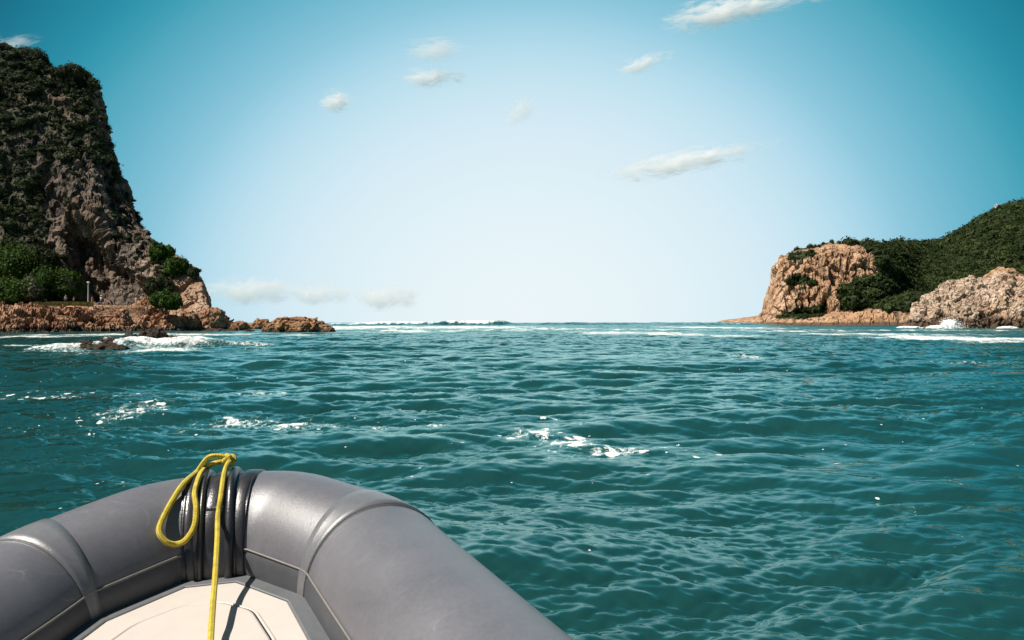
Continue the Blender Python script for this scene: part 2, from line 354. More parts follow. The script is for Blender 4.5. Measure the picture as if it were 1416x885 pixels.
def water_mat():
    m, nt, b = new_mat('sea_water'); tc = nd(nt, 'ShaderNodeTexCoord'); co = tc.outputs['Object']
    a = nd(nt, 'ShaderNodeAttribute', attribute_name='foam'); ad = nd(nt, 'ShaderNodeAttribute', attribute_name='dist')
    near = nd(nt, 'ShaderNodeMapRange'); near.inputs[1].default_value = 4; near.inputs[2].default_value = 60; near.inputs[3].default_value = 1; near.inputs[4].default_value = 0
    nt.links.new(ad.outputs['Fac'], near.inputs[0])
    n1 = noise(nt, co, 5.5, 3, .6, .3); n2 = noise(nt, co, 16., 3, .6, .2); n3 = noise(nt, co, .9, 4, .6, .2, (1, .6, 1)); n4 = noise(nt, co, .16, 4, .6, .1, (1, .5, 1))
    far = math_n(nt, 'SUBTRACT', 1., near.outputs[0])
    bn = bump(nt, n1.outputs[0], .2, .02); bn = bump(nt, n2.outputs[0], .25, .006, bn)
    fb = nd(nt, 'ShaderNodeBump'); fb.inputs['Distance'].default_value = .55; nt.links.new(math_n(nt, 'MULTIPLY', far, .5), fb.inputs['Strength']); nt.links.new(n3.outputs[0], fb.inputs['Height']); nt.links.new(bn, fb.inputs['Normal'])
    fb2 = nd(nt, 'ShaderNodeBump'); fb2.inputs['Distance'].default_value = 4.; nt.links.new(math_n(nt, 'MULTIPLY', far, .5), fb2.inputs['Strength']); nt.links.new(n4.outputs[0], fb2.inputs['Height']); nt.links.new(fb.outputs[0], fb2.inputs['Normal'])
    # colour of the body of the water, varying in broad drifts (sand, weed, depth)
    nb = noise(nt, co, .07, 5, .6, .4, (.6, 1, 1)); rb = ramp(nt, [(.3, (.006, .036, .036)), (.55, (.009, .051, .049)), (.8, (.013, .074, .069))]); nt.links.new(nb.outputs[0], rb.inputs[0])
    # foam: thresholded lacy noise under the foam density
    fn = noise(nt, co, 6., 7, .74, .5, (1, .7, 1)); vo = nd(nt, 'ShaderNodeTexVoronoi', feature='DISTANCE_TO_EDGE'); vo.inputs['Scale'].default_value = 9.
    wv = nd(nt, 'ShaderNodeVectorMath', operation='MULTIPLY_ADD'); nt.links.new(fn.outputs[1], wv.inputs[0]); wv.inputs[1].default_value = (.6, .6, .6); nt.links.new(co, wv.inputs[2]); nt.links.new(wv.outputs[0], vo.inputs['Vector'])
    fl = noise(nt, co, .35, 7, .68, .3, (1, .30, 1))
    fmix = nd(nt, 'ShaderNodeMix', data_type='FLOAT'); dd = nd(nt, 'ShaderNodeMapRange'); dd.inputs[1].default_value = 20; dd.inputs[2].default_value = 160; nt.links.new(ad.outputs['Fac'], dd.inputs[0])
    nt.links.new(dd.outputs[0], fmix.inputs[0]); nt.links.new(fn.outputs[0], fmix.inputs[2]); nt.links.new(fl.outputs[0], fmix.inputs[3])
    thr = math_n(nt, 'ADD', fmix.outputs[0], math_n(nt, 'MULTIPLY', math_n(nt, 'SUBTRACT', .12, vo.outputs['Distance']), .6))
    lvl = math_n(nt, 'SUBTRACT', math_n(nt, 'ADD', math_n(nt, 'MULTIPLY', a.outputs['Fac'], .40), thr), math_n(nt, 'SUBTRACT', .86, math_n(nt, 'MULTIPLY', dd.outputs[0], .06)))
    fm = nd(nt, 'ShaderNodeMapRange'); fm.inputs[1].default_value = 0.; fm.inputs[2].default_value = .09; nt.links.new(lvl, fm.inputs[0])

    # single flecks of froth and bubbles on the near water
    vs_ = nd(nt, 'ShaderNodeTexVoronoi', voronoi_dimensions='2D'); vs_.inputs['Scale'].default_value = 2.1; nt.links.new(co, vs_.inputs['Vector']); sx = nd(nt, 'ShaderNodeSeparateColor'); nt.links.new(vs_.outputs['Color'], sx.inputs[0])
    pn = noise(nt, co, .32, 3, .6); gate = math_n(nt, 'GREATER_THAN', math_n(nt, 'ADD', math_n(nt, 'MULTIPLY', sx.outputs[0], .35), pn.outputs[0]), .80)
    rad = math_n(nt, 'ADD', math_n(nt, 'MULTIPLY', sx.outputs[1], .03), .012); fleck = math_n(nt, 'MULTIPLY', math_n(nt, 'LESS_THAN', vs_.outputs['Distance'], rad), gate)
    mpf = nd(nt, 'ShaderNodeMapping'); mpf.inputs['Scale'].default_value = (3.4, 3.0, 1); wf = nd(nt, 'ShaderNodeVectorMath', operation='MULTIPLY_ADD'); nt.links.new(n1.outputs[1], wf.inputs[0]); wf.inputs[1].default_value = (.22, .22, 0); nt.links.new(co, wf.inputs[2]); nt.links.new(wf.outputs[0], mpf.inputs[0])
    v2 = nd(nt, 'ShaderNodeTexVoronoi', voronoi_dimensions='2D'); v2.inputs['Scale'].default_value = 1.; nt.links.new(mpf.outputs[0], v2.inputs['Vector']); s2 = nd(nt, 'ShaderNodeSeparateColor'); nt.links.new(v2.outputs['Color'], s2.inputs[0])
    rd2 = math_n(nt, 'MULTIPLY', math_n(nt, 'MULTIPLY', math_n(nt, 'SUBTRACT', a.outputs['Fac'], .18), .62), math_n(nt, 'POWER', s2.outputs[1], 2.2))
    near2 = nd(nt, 'ShaderNodeMapRange'); near2.inputs[1].default_value = 30; near2.inputs[2].default_value = 45; near2.inputs[3].default_value = 1; near2.inputs[4].default_value = 0; nt.links.new(ad.outputs['Fac'], near2.inputs[0])
    fleck = math_n(nt, 'MAXIMUM', fleck, math_n(nt, 'MULTIPLY', math_n(nt, 'LESS_THAN', v2.outputs['Distance'], rd2), near2.outputs[0]))
    # thin milky halo of bubbles around the foam
    hal = nd(nt, 'ShaderNodeMapRange'); hal.inputs[1].default_value = -.16; hal.inputs[2].default_value = .03; hal.inputs[4].default_value = .35; nt.links.new(lvl, hal.inputs[0])
    fmx = math_n(nt, 'MAXIMUM', fm.outputs[0], math_n(nt, 'MULTIPLY', fleck, .8))
    col = mixc(nt, hal.outputs[0], rb.outputs[0], (.09, .26, .27)); col = mixc(nt, fmx, col, (.80, .79, .77))
    nt.links.new(col, b.inputs['Base Color']); b.inputs['IOR'].default_value = 1.333
    rg = nd(nt, 'ShaderNodeMapRange'); rg.inputs[1].default_value = 3; rg.inputs[2].default_value = 250; rg.inputs[3].default_value = .06; rg.inputs[4].default_value = .22; nt.links.new(ad.outputs['Fac'], rg.inputs[0])
    r2 = math_n(nt, 'ADD', rg.outputs[0], math_n(nt, 'MULTIPLY', fm.outputs[0], .6), True); nt.links.new(r2, b.inputs['Roughness'])
    nt.links.new(fb2.outputs[0], b.inputs['Normal']); b.inputs['Specular IOR Level'].default_value = 0.
    gl = nd(nt, 'ShaderNodeBsdfGlossy'); gl.inputs[0].default_value = (.66, .98, .95, 1); nt.links.new(r2, gl.inputs['Roughness']); nt.links.new(fb2.outputs[0], gl.inputs['Normal'])
    fr = nd(nt, 'ShaderNodeFresnel'); fr.inputs[0].default_value = 1.5; nt.links.new(fb2.outputs[0], fr.inputs['Normal']); mx = nd(nt, 'ShaderNodeMixShader')
    nt.links.new(math_n(nt, 'MULTIPLY', fr.outputs[0], math_n(nt, 'SUBTRACT', 1., math_n(nt, 'MULTIPLY', fmx, .9))), mx.inputs[0])
    nt.links.new(b.outputs[0], mx.inputs[1]); nt.links.new(gl.outputs[0], mx.inputs[2]); nt.links.new(mx.outputs[0], nt.nodes['Material Output'].inputs[0]); return m
M['water'] = water_mat()
tag(np_mesh('water', Vw, Fw, M['water'], True, {'foam': fo_w, 'dist': d_w}), 'choppy teal green sea with drifting foam patches', 'water', kind='structure')
del Vw, Fw

# ------------------------------------------------------------------ lofted rock faces
def interp(u, table):
    t = np.array(table, float); return np.interp(u, t[:, 0], t[:, 1])
def loft(us, rows, nv, smooth_v=5):
    """rows: list of (Y array, z array) over us; returns grid nu x nv x 3, columns along the sight bearing u"""
    Y = np.stack([np.broadcast_to(r[0], us.shape) for r in rows], 1); Z = np.stack([np.broadcast_to(r[1], us.shape) for r in rows], 1)
    s = np.concatenate([np.zeros((len(us), 1)), np.cumsum(np.hypot(np.diff(Y, axis=1), np.diff(Z, axis=1)), 1)], 1)
    m = s.mean(0); m = m / m[-1]; t = np.linspace(0, 1, nv)
    YY = np.stack([np.interp(t, m, Y[i]) for i in range(len(us))]); ZZ = np.stack([np.interp(t, m, Z[i]) for i in range(len(us))])
    k = np.hanning(smooth_v + 2)[1:-1]; k /= k.sum(); p = smooth_v // 2
    def sv(A): return np.stack([np.convolve(np.pad(a, p, mode='edge'), k, 'valid') for a in A])
    YY, ZZ = sv(YY), sv(ZZ)
    return np.stack([(us[:, None] - CXP) / FP * YY, YY, ZZ], -1)
def arc_us(table, n, wy=1.):
    t = np.array(table, float); uu = np.linspace(t[0, 0], t[-1, 0], 4000); v = np.interp(uu, t[:, 0], t[:, 1])
    s = np.concatenate([[0], np.cumsum(np.hypot(np.diff(uu), wy * np.diff(v)))]); return np.interp(np.linspace(0, s[-1], n), s, uu)
def pz(py, Y): return HC - (np.asarray(py) - CYP) / FP * Y
def to_px(P):
    return CXP + P[..., 0] / P[..., 1] * FP, CYP - (P[..., 2] - HC) / P[..., 1] * FP
def displace(P, fn):
    n = grid_normals(P); flat = P.reshape(-1, 3); return P + (fn(flat, n.reshape(-1, 3)).reshape(P.shape[:2]))[..., None] * n

# ---- left cliff
RL = [(-420, 40), (-200, 52), (-60, 60), (0, 66), (28, 70), (45, 77), (60, 86), (75, 97), (100, 99), (118, 110), (130, 123), (138, 138), (143, 165), (149, 195), (154, 220),
      (159, 240), (169, 264), (181, 293), (191, 312), (206, 326), (226, 346), (252, 363), (273, 378), (281, 390), (285, 404), (288, 420), (289, 434)]
us = arc_us(RL, 430); rt = interp(us, RL); H = np.clip(424 - rt, 1, None)
sc_d = np.clip(H / 230., .16, 1.)
hol = sm(80, 112, us) * (1 - sm(200, 232, us))               # the shaded hollow under the overhang
mound = 1 - sm(40, 110, us)
def rowL(frac, dY): Y = 149 + dY * sc_d; return Y, pz(424 - frac * H, Y)
rowsL = [(np.full_like(us, 146.), np.full_like(us, -1.)), (149 + 0 * us, pz(424, 149.)),
         rowL(.05 - .02 * hol, 3 + 6.5 * hol), rowL(.16, 7 + 8 * hol - 1 * mound), rowL(.28, 12 + 5 * hol - 1 * mound), rowL(.40, 15 - 3 * hol + 2 * mound), rowL(.55, 19 + 2 * mound),
         rowL(.7, 27), rowL(.85, 35), rowL(.95, 42), rowL(1., 48), (215 + 0 * us, pz(rt, 150 + 48 * sc_d) - 3), (270 + 0 * us, np.full_like(us, -2.))]
rowsL[-2] = (149 + 70 * sc_d, np.maximum(rowsL[-3][1] - 4 * sc_d, -1)); rowsL[-1] = (149 + 130 * sc_d, np.full_like(us, -2.))
PL = loft(us, rowsL, 330)
def dispL(p, n):
    # crags: buttresses, vertical ribs, blocky steps
    st = 1 - np.abs(n[:, 2]); amp = sm(-1, 6, p[:, 2])
    d = 2.4 * fbm(p / (15, 15, 19), 3) + 1.1 * ridged(p / (4.2, 4.2, 11), 4) * (.4 + .6 * st)
    _, _, v = worley(p / (2.0, 2.0, 3.4)); _, _, v2 = worley(p / .95 + 5.)
    pxx, _ = to_px(p); edge = 1 - .55 * sm(230, 280, pxx)
    return (d + (v - .5) * 1.5 + (v2 - .5) * .55) * amp * edge
PL = displace(PL, dispL); nL = grid_normals(PL)
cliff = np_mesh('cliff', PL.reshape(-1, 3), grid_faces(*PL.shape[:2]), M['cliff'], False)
tag(cliff, 'tall dark rock cliff with scrubby ledges above the left shore', 'cliff', kind='structure')

# ---- left rocky shore shelf
us = np.linspace(-330, 318, 680)
yw = interp(us, [(-330, 96), (0, 116), (150, 132), (260, 146), (318, 150)])
topy = interp(us, [(-330, 416), (0, 421), (45, 420), (130, 421.5), (190, 422), (230, 425), (262, 428), (285, 434), (305, 441), (316, 452), (318, 458)])
endf = 1 - sm(285, 318, us)
rowsS = [(yw - 4, np.full_like(us, -1.2)), (yw, .15 + 0 * us), (yw + 3, .9 * np.clip(endf, .2, 1)), (yw + 5.5 + 1 * endf, pz(topy + 14 * endf, yw + 6)), (np.maximum(yw + 8, 138 + 0 * us), pz(topy + 3, 140)),
         (np.maximum(yw + 9, 141 + 0 * us), pz(topy, 141)), (np.maximum(yw + 12, 150 + 0 * us), pz(topy, 141)), (np.maximum(yw + 16, 158 + 0 * us), pz(topy, 141) - 2), (np.maximum(yw + 20, 166 + 0 * us), np.full_like(us, -1.5))]
PS = loft(us, rowsS, 260, 3)
def dispS(p, n):
    pxx, pyy = to_px(p); path = sm(140.6, 141.6, p[:, 1]) * (1 - sm(148, 150, p[:, 1])) * sm(30, 45, pxx) * (1 - sm(190, 215, pxx))
    _, _, v = worley(p / (1.9, 1.9, 1.1)); _, _, v2 = worley(p / (.85, .85, .6) + 3); _, _, v3 = worley(p / (.42, .42, .3) + 8)
    d = (1.1 * fbm(p / 5.5, 4) + (v - .5) * 1.5 + (v2 - .5) * 1.15 + (v3 - .5) * .45 + .4 * ridged(p / 2.1, 3)) * (1 - .93 * path)
    lip = sm(134, 138, p[:, 1]) * (1 - sm(170, 200, pxx)); return np.where(d > 0, d * (1 - .95 * lip), d * (1 - .5 * lip))
PS = displace(PS, dispS)
shore = np_mesh('rocky_shore', PS.reshape(-1, 3), grid_faces(*PS.shape[:2]), M['shore'], False)
tag(shore, 'orange brown rubble shore shelf along the foot of the left cliff', 'shore', kind='structure')

# ---- right headland
RR = [(978, 450), (985, 447), (1000, 442.5), (1030, 439), (1050, 436), (1056, 428), (1061, 408), (1068, 388), (1075, 367), (1085, 354), (1100, 346), (1120, 341), (1150, 335), (1185, 335),
      (1212, 343), (1240, 339), (1275, 338), (1306, 334), (1326, 322), (1346, 308), (1370, 296), (1391, 287), (1416, 281), (1480, 262), (1560, 250), (1750, 235), (2100, 300)]
us = np.concatenate([arc_us(RR[:16], 460), arc_us(RR[15:], 190)[1:]]); rt = interp(us, RR); Hh = np.clip(449 - rt, .5, None)
yw = interp(us, [(978, 460), (1060, 436), (1150, 424), (1260, 414), (1420, 425), (2100, 440)])
hill = sm(1195, 1290, us); shelf = 1 - sm(1048, 1062, us)
def rowR(frac, dc, dh):
    Y = yw + (dc * (1 - hill) + dh * hill) * (1 - .6 * shelf); return Y, pz(449 - frac * Hh, Y)
band = interp(us, [(978, .25), (1060, .09), (1130, .10), (1165, .13), (1220, .2), (1262, .3), (1420, .2), (2100, .1)])
rowsR = [(yw - 8, np.full_like(us, -2.)), (yw, .3 + 0 * us), (yw + 3, pz(449 - .5 * band * Hh, yw + 4)), rowR(band, 8, 8), rowR(band + .03, 15, 15), rowR(.3 + 0 * us, 18, 45), rowR(.5 + 0 * us, 24, 80), rowR(.7 + 0 * us, 30, 115), rowR(.88 + 0 * us, 35, 150), rowR(.96 + 0 * us, 45, 175), rowR(1. + 0 * us, 62, 200)]
rowsR += [(yw + 90 + 170 * hill, np.maximum(rowsR[-1][1] - 6, -1)), (yw + 200 + 260 * hill, np.full_like(us, -3.))]
PR = loft(us, rowsR, 280, 3)
def dispR(p, n):
    pxx, pyy = to_px(p); cl = 1 - sm(1190, 1300, pxx); st = 1 - np.abs(n[:, 2]); amp = sm(-2, 10, p[:, 2])
    q = p / (5.0, 5.0, 40); _, d2, v = worley(q); q2 = p / (2.6, 2.6, 9) + 3; _, _, v2 = worley(q2)
    rr_ = 1.6 * ridged(p / (6, 6, 30), 4)
    eg = .25 + .75 * sm(1062, 1092, pxx)
    return eg * (2.2 * fbm(p / (38, 38, 30), 3) - .8 + cl * (.3 + st) * ((v - .5) * 8. + (v2 - .5) * 4.4 + 1.5 * rr_) + 1.2 * fbm(p / 8, 3)) * (.25 + .75 * amp) * np.clip((1.3 * st + .4), .3, 1)
PR = displace(PR, dispR); nR = grid_normals(PR)
head = np_mesh('headland', PR.reshape(-1, 3), grid_faces(*PR.shape[:2]), M['head'], False)
tag(head, 'peach coloured cliff headland with wooded hill behind, across the channel', 'headland', kind='structure')

# ---- pale rock outcrop in front of the wooded hill
RW = [(1246, 455), (1254, 449), (1258, 440), (1261, 424), (1264, 418), (1276, 417), (1279, 410), (1300, 404), (1304, 394), (1325, 389.5), (1335, 383), (1345, 382.5), (1350, 386), (1370, 383), (1376, 376), (1386, 374.5),
      (1398, 375.5), (1404, 381), (1412, 385), (1418, 389), (1450, 382), (1500, 392), (1560, 400), (1640, 452)]
us = arc_us(RW, 300); rt = interp(us, RW); Hw = np.clip(453.5 - rt, .5, None)
dsc = np.clip(Hw / 60, .15, 1)
def rowW(frac, dY): Y = 204 + dY * dsc; return Y, pz(453.5 - frac * Hw, Y)
rowsW = [(203 + 0 * us, np.full_like(us, -1.2)), rowW(.02, 0), rowW(.2, 1), rowW(.22, 2.2), rowW(.5, 5.5), rowW(.75, 9), rowW(.93, 14), rowW(1., 18), rowW(.98, 26), (204 + 40 * dsc, np.full_like(us, -1.5))]
PW = loft(us, rowsW, 170, 3)
def dispW(p, n):
    _, _, v = worley(p / (2.3, 2.3, 3.2)); _, _, v2 = worley(p / (1.05, 1.05, 1.2) + 4); pxx, _ = to_px(p)
    return (1.6 * fbm(p / (7, 7, 9), 3) + (v - .5) * 2.0 + (v2 - .5) * .95 + .6 * ridged(p / (2.2, 2.2, 5), 3)) * (.35 + .65 * sm(1256, 1280, pxx)) * .8
PW = displace(PW, dispW)
np_o = np_mesh('rock_outcrop', PW.reshape(-1, 3), grid_faces(*PW.shape[:2]), M['pale'], False)
tag(np_o, 'large pale blocky rock outcrop with dark wet foot below the wooded hill', 'rock')

# ------------------------------------------------------------------ loose rocks
def ico(sub):
    bm = bmesh.new(); bmesh.ops.create_icosphere(bm, subdivisions=sub, radius=1.)
    v = np.array([x.co[:] for x in bm.verts]); f = np.array([[q.index for q in t.verts] for t in bm.faces]); bm.free(); return v, f
ICO = {k: ico(k) for k in (1, 2, 3, 4, 5, 6)}
def rock(loc, size, seed, mat, label, name='sea_rock', group=None, sub=5, block=.5, rz=0., rough=1., flat=0.):
    v, f = ICO[sub]; s = np.array(size); p = np.sign(v) * np.abs(v) ** .8 * s
    p[:, 2] = np.where(p[:, 2] > s[2] * (1 - flat), s[2] * (1 - flat) + .3 * (p[:, 2] - s[2] * (1 - flat)), p[:, 2])
    o = np.array([seed * 13.7, seed * 5.1, seed * 3.3]); m = min(s[0], s[2] * 1.3)
    _, _, w1 = worley(p / (block * m) + o); _, _, w2 = worley(p / (block * m * .4) + o + 7)
    d = rough * (.34 * m * fbm(p / (1.1 * m) + o, 4) + .24 * m * (w1 - .5) + .12 * m * (w2 - .5))
    p = p + v * d[:, None]
    ob = np_mesh(name, p, f, mat); ob.location = loc; ob.rotation_euler = (0, 0, rz)
    return tag(ob, label, 'rock', group)
def rock_px(px, py_base, py_top, hw, Y, *a, depth=None, **k):
    w = hw / FP * Y; top = pz(py_top, Y); 
    return rock(((px - CXP) / FP * Y, Y, -.25), (w, depth or w * .8, max(.2, float(top) + .25)), *a, **k)
rock_px(411, 459, 437.5, 46, 128., 3, M['islet'], 'large rounded orange brown rock islet standing in the sea off the left shore', sub=6, block=.35, flat=.25, rough=.8)
rock_px(451, 459, 450, 12, 126., 31, M['islet'], 'low dark tail of rock at the right foot of the orange islet', sub=4)
rock_px(378, 459, 451, 14, 127., 32, M['islet'], 'low rock at the left foot of the orange islet', sub=4)
rock_px(329, 459, 444.5, 15, 150., 4, M['islet'], 'small jagged brown rock in the gap just right of the shore end', sub=5)
rock_px(362, 455, 441.5, 13, 170., 5, M['islet'], 'pointed grey brown rock rising behind the left end of the islet', sub=5)
rock_px(346, 456, 447.5, 12, 172., 6, M['islet'], 'low flat rock between the jagged rock and the pointed rock', sub=4)
rock_px(318, 461, 455, 12, 132., 7, M['darkrock'], 'low black wet rock at the waterline right of the shore end', sub=4)
rock_px(344, 461, 455.5, 9, 130., 8, M['darkrock'], 'tiny black wet rock in the white wash left of the islet', sub=4)
rock_px(300, 461, 454.5, 16, 136., 9, M['darkrock'], 'low black wet rock in front of the big end boulder', sub=4)
rock_px(290, 456, 427.5, 24, 149., 11, M['shore'], 'big rounded orange boulder at the seaward end of the shelf', name='boulder', sub=6, block=.4, rough=.7)
rock_px(262, 450, 430, 16, 147., 12, M['shore'], 'cracked orange boulder left of the big end boulder', name='boulder', sub=5, block=.45)
rock_px(240, 450, 434, 12, 145., 13, M['shore'], 'smaller orange boulder below the bright green bush on the shelf', name='boulder', sub=5)
rock_px(170, 452, 428, 12, 138.5, 14, M['shore'], 'orange slab boulder at the front of the shelf below the path', name='boulder', sub=5)
rock_px(88, 458, 437, 16, 128., 15, M['shore'], 'broad brown boulder low on the shelf below the grass verge', name='boulder', sub=5, block=.4)
# rocks awash in the breaking wave
G = 'dark rocks awash in the breaking wave'
rock_px(214, 484, 457.5, 26, 48.5, 21, M['darkrock'], 'highest brown rock awash behind the crest of the breaking wave', group=G, sub=5, block=.4)
rock_px(186, 486, 462, 20, 47.5, 22, M['darkrock'], 'brown rock awash just left of the highest one', group=G, sub=5, block=.4)
rock_px(148, 489, 467.5, 16, 45., 23, M['darkrock'], 'black rock awash under the small splash', group=G, sub=5)
rock_px(163, 489, 467, 8, 45.5, 24, M['darkrock'], 'small black knob of rock awash right of the small splash', group=G, sub=4)
rock_px(120, 490, 474, 20, 44., 25, M['darkrock'], 'low black rock awash at the left end of the reef', group=G, sub=5)
rock_px(150, 490, 476.5, 30, 43., 26, M['darkrock'], 'long low rock with ochre weed awash in front of the reef', group=G, sub=5, depth=.7)
rock_px(239, 484, 464, 10, 47.2, 27, M['darkrock'], 'small brown rock poking through the white breaker', group=G, sub=4)

# ------------------------------------------------------------------ vegetation
def crown_proto(seed, nleaf, leaf, core=.72, flat=1.):
    """dome of leaf-clump faces round an uneven core; unit radius; returns verts, quads(as tris doubled), tint"""
    rng = np.random.default_rng(seed); v, f = ICO[2]; o = seed * 3.7
    lump = 1 + .6 * fbm(v * 1.9 + o, 3)[:, None]
    cv = v * core * lump; cf = np.hstack([f, f[:, 2:3]])
    d = rng.normal(size=(nleaf, 3)); d[:, 2] = np.abs(d[:, 2]) * .9 - .25; d /= np.linalg.norm(d, axis=1)[:, None]
    r = (1 + .6 * fbm(d * 1.9 + o, 3)) * (.68 + .42 * rng.random(nleaf))
    c = d * r[:, None]; n = d + .5 * rng.normal(size=d.shape) + (0, 0, .25); n /= np.linalg.norm(n, axis=1)[:, None]
    t = np.cross(n, rng.normal(size=n.shape)); t /= np.linalg.norm(t, axis=1)[:, None]; b = np.cross(n, t)
    s = leaf * (.6 + .8 * rng.random(nleaf))[:, None]
    q = np.stack([c + t * s, c + b * s * .62, c - t * s, c - b * s * .62], 1).reshape(-1, 3)
    qf = np.arange(nleaf * 4).reshape(-1, 4)
    clump = .5 + .9 * fbm(d * 2.4 + o + 9, 2)
    tint = np.concatenate([np.full(len(cv), .25), np.repeat(np.clip(clump * .7 + .35 * (rng.random(nleaf) - .3), 0, 1), 4)])
    return np.vstack([cv, q]), [cf[:, :3], qf + len(cv)], tint
def scatter(name, pos, rad, hgt, protos, mat, seed, tb=.0):
    """many crowns of one ground cover, as one mesh"""
    rng = np.random.default_rng(seed); V, T, Q, A, o = [], [], [], [], 0
    for i in range(len(pos)):
        pv, (tf, qf), ti = protos[rng.integers(len(protos))]; a = rng.random() * 6.283; c, s = math.cos(a), math.sin(a)
        q = np.stack([(c * pv[:, 0] - s * pv[:, 1]) * rad[i], (s * pv[:, 0] + c * pv[:, 1]) * rad[i], pv[:, 2] * hgt[i]], -1) + pos[i]
        V.append(q); T.append(tf + o); Q.append(qf + o); A.append(np.clip(ti * .75 + .62 * (rng.random() - .42) + tb, 0, 1)); o += len(pv)
    return np_mesh(name, np.vstack(V), [np.vstack(T), np.vstack(Q)], mat, False, {'tint': np.concatenate(A)})
def pick(P, n_target, mask_fn, seed, frame_only=(-250, 1650)):
    """area-weighted random points on a grid surface where mask_fn(px, py, p, n) says so"""
    rng = np.random.default_rng(seed); n = grid_normals(P)
    du = np.linalg.norm(np.gradient(P, axis=0), axis=2); dv = np.linalg.norm(np.gradient(P, axis=1), axis=2); w = (du * dv).ravel()
    p = P.reshape(-1, 3); nn = n.reshape(-1, 3); px, py = to_px(p)
    m = np.clip(mask_fn(px, py, p, nn), 0, 1) * ((px > frame_only[0]) & (px < frame_only[1])); w = w * m; w /= w.sum()
    i = rng.choice(len(p), n_target, p=w, replace=(w > 0).sum() < 1.2 * n_target); return p[i], nn[i], px[i], py[i]
def inpoly(px, py, poly):
    r = np.zeros(len(px), bool); n = len(poly)
    for i in range(n):
        (x1, y1), (x2, y2) = poly[i], poly[(i + 1) % n]
        c = ((y1 > py) != (y2 > py)) & (px < (x2 - x1) * (py - y1) / (y2 - y1 + 1e-9) + x1); r ^= c
    return r
def maskL(px, py, p, n):
    f = fbm(p / (7, 7, 9) + 4, 3); rk = np.zeros(len(px))
    top = interp(px, RL)
    m = .97 * sm(-.26, .26, f + .3 * np.abs(n[:, 2]))
    m = np.where((py > 225) & (py < 345) & (px > 48) & (px < 200), .5 * sm(.0, .5, f + .35 * np.abs(n[:, 2])), m)
    m = np.where((py >= 330) & (px > 96) & (px < 198), .02, m)
    m = np.where((py >= 245) & (px > 60) & (px < 185) & (py < 420), m * .25, m)
    m = np.where((px < 60) & (py > 235), 1., m)
    m = np.where((px > 188) & (py > 320), .85 * sm(-.05, .3, f), m)
    m = np.where((px > 240) & (py > 378), .0, m)
    m = np.where((px > 118) & (py > 122) & (py < 225) & (px > interp(py, [(110, 112), (140, 128), (225, 146)])), .15, m)
    return m * (p[:, 1] < 240) * (py < 420)
protoS = [crown_proto(40 + k, 100, .16) for k in range(6)]
def set_attr(o, name, a):
    at = o.data.attributes.new(name, 'FLOAT', 'POINT'); at.data.foreach_set('value', np.asarray(a, np.float32))
fl = PL.reshape(-1, 3); ax, ay = to_px(fl); set_attr(cliff, 'soil', .6 * sm(.25, .7, maskL(ax, ay, fl, nL.reshape(-1, 3))))
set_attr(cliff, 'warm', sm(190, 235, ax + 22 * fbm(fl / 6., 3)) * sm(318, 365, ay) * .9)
rng = np.random.default_rng(5)
pp, nn_, pxx, pyy = pick(PL, 5400, maskL, 51, (-260, 300))
r = .42 + 1.15 * rng.random(len(pp)) ** 2.2 + .5 * (pyy < 130); r *= np.where(pxx > 190, .75, 1)
o = scatter('scrub', pp + nn_ * .15, r, r * (.6 + .3 * rng.random(len(pp))), protoS, M['scrub'], 6)
tag(o, 'dark scrub covering the ledges of the left cliff', 'scrub', kind='stuff')
def maskR(px, py, p, n):
    f = fbm(p / 14. + 2, 3)
    m = np.zeros(len(px))
    pv = interp(px, [(1058, 352), (1085, 352), (1100, 347.5), (1150, 336.5), (1185, 337.5), (1205, 348), (1222, 372), (1232, 382)])   # green cap line
    m = np.where(py < pv + 3 * f, .9, m)
    m = np.where(inpoly(px, py, [(1160, 430), (1163, 405), (1180, 388), (1215, 380), (1232, 382), (1228, 362), (1213, 345), (1240, 320), (1800, 200), (1800, 440), (1262, 452), (1258, 432), (1235, 428), (1200, 426)]), 1., m)
    m = np.where(inpoly(px, py, [(1076, 441), (1084, 433), (1110, 425), (1145, 420), (1138, 437), (1110, 441)]), 1., m)
    m = np.where(inpoly(px, py, [(1086, 392), (1094, 380), (1112, 380), (1128, 391), (1110, 394)]), .9, m)
    m = np.where(inpoly(px, py, [(1090, 360), (1092, 352), (1120, 345), (1128, 352), (1108, 360)]), .7, m)
    m = np.where((px < 1215) & (m < .5), .03 * (f > .25), m)
    return m * (p[:, 2] > 3.) * (p[:, 1] < 690) * ((p[:, 1] < 520) | (px > 1195))
fl = PR.reshape(-1, 3); ax, ay = to_px(fl); set_attr(head, 'soil', sm(.3, .6, maskR(ax, ay, fl, nR.reshape(-1, 3))))
protoF = [crown_proto(60 + k, 80, .19) for k in range(6)]
pp, nn_, pxx, pyy = pick(PR, 7500, maskR, 52, (1040, 1500))
r = 1.5 + 3.6 * rng.random(len(pp)) ** 2.2; r = np.where(pxx < 1150, r * .55, r)
o = scatter('forest', pp + nn_ * .3, r, r * (.75 + .4 * rng.random(len(pp))), protoF, M['forest'], 7)
tag(o, 'dense dark green coastal bush covering the right hill', 'forest', kind='stuff')

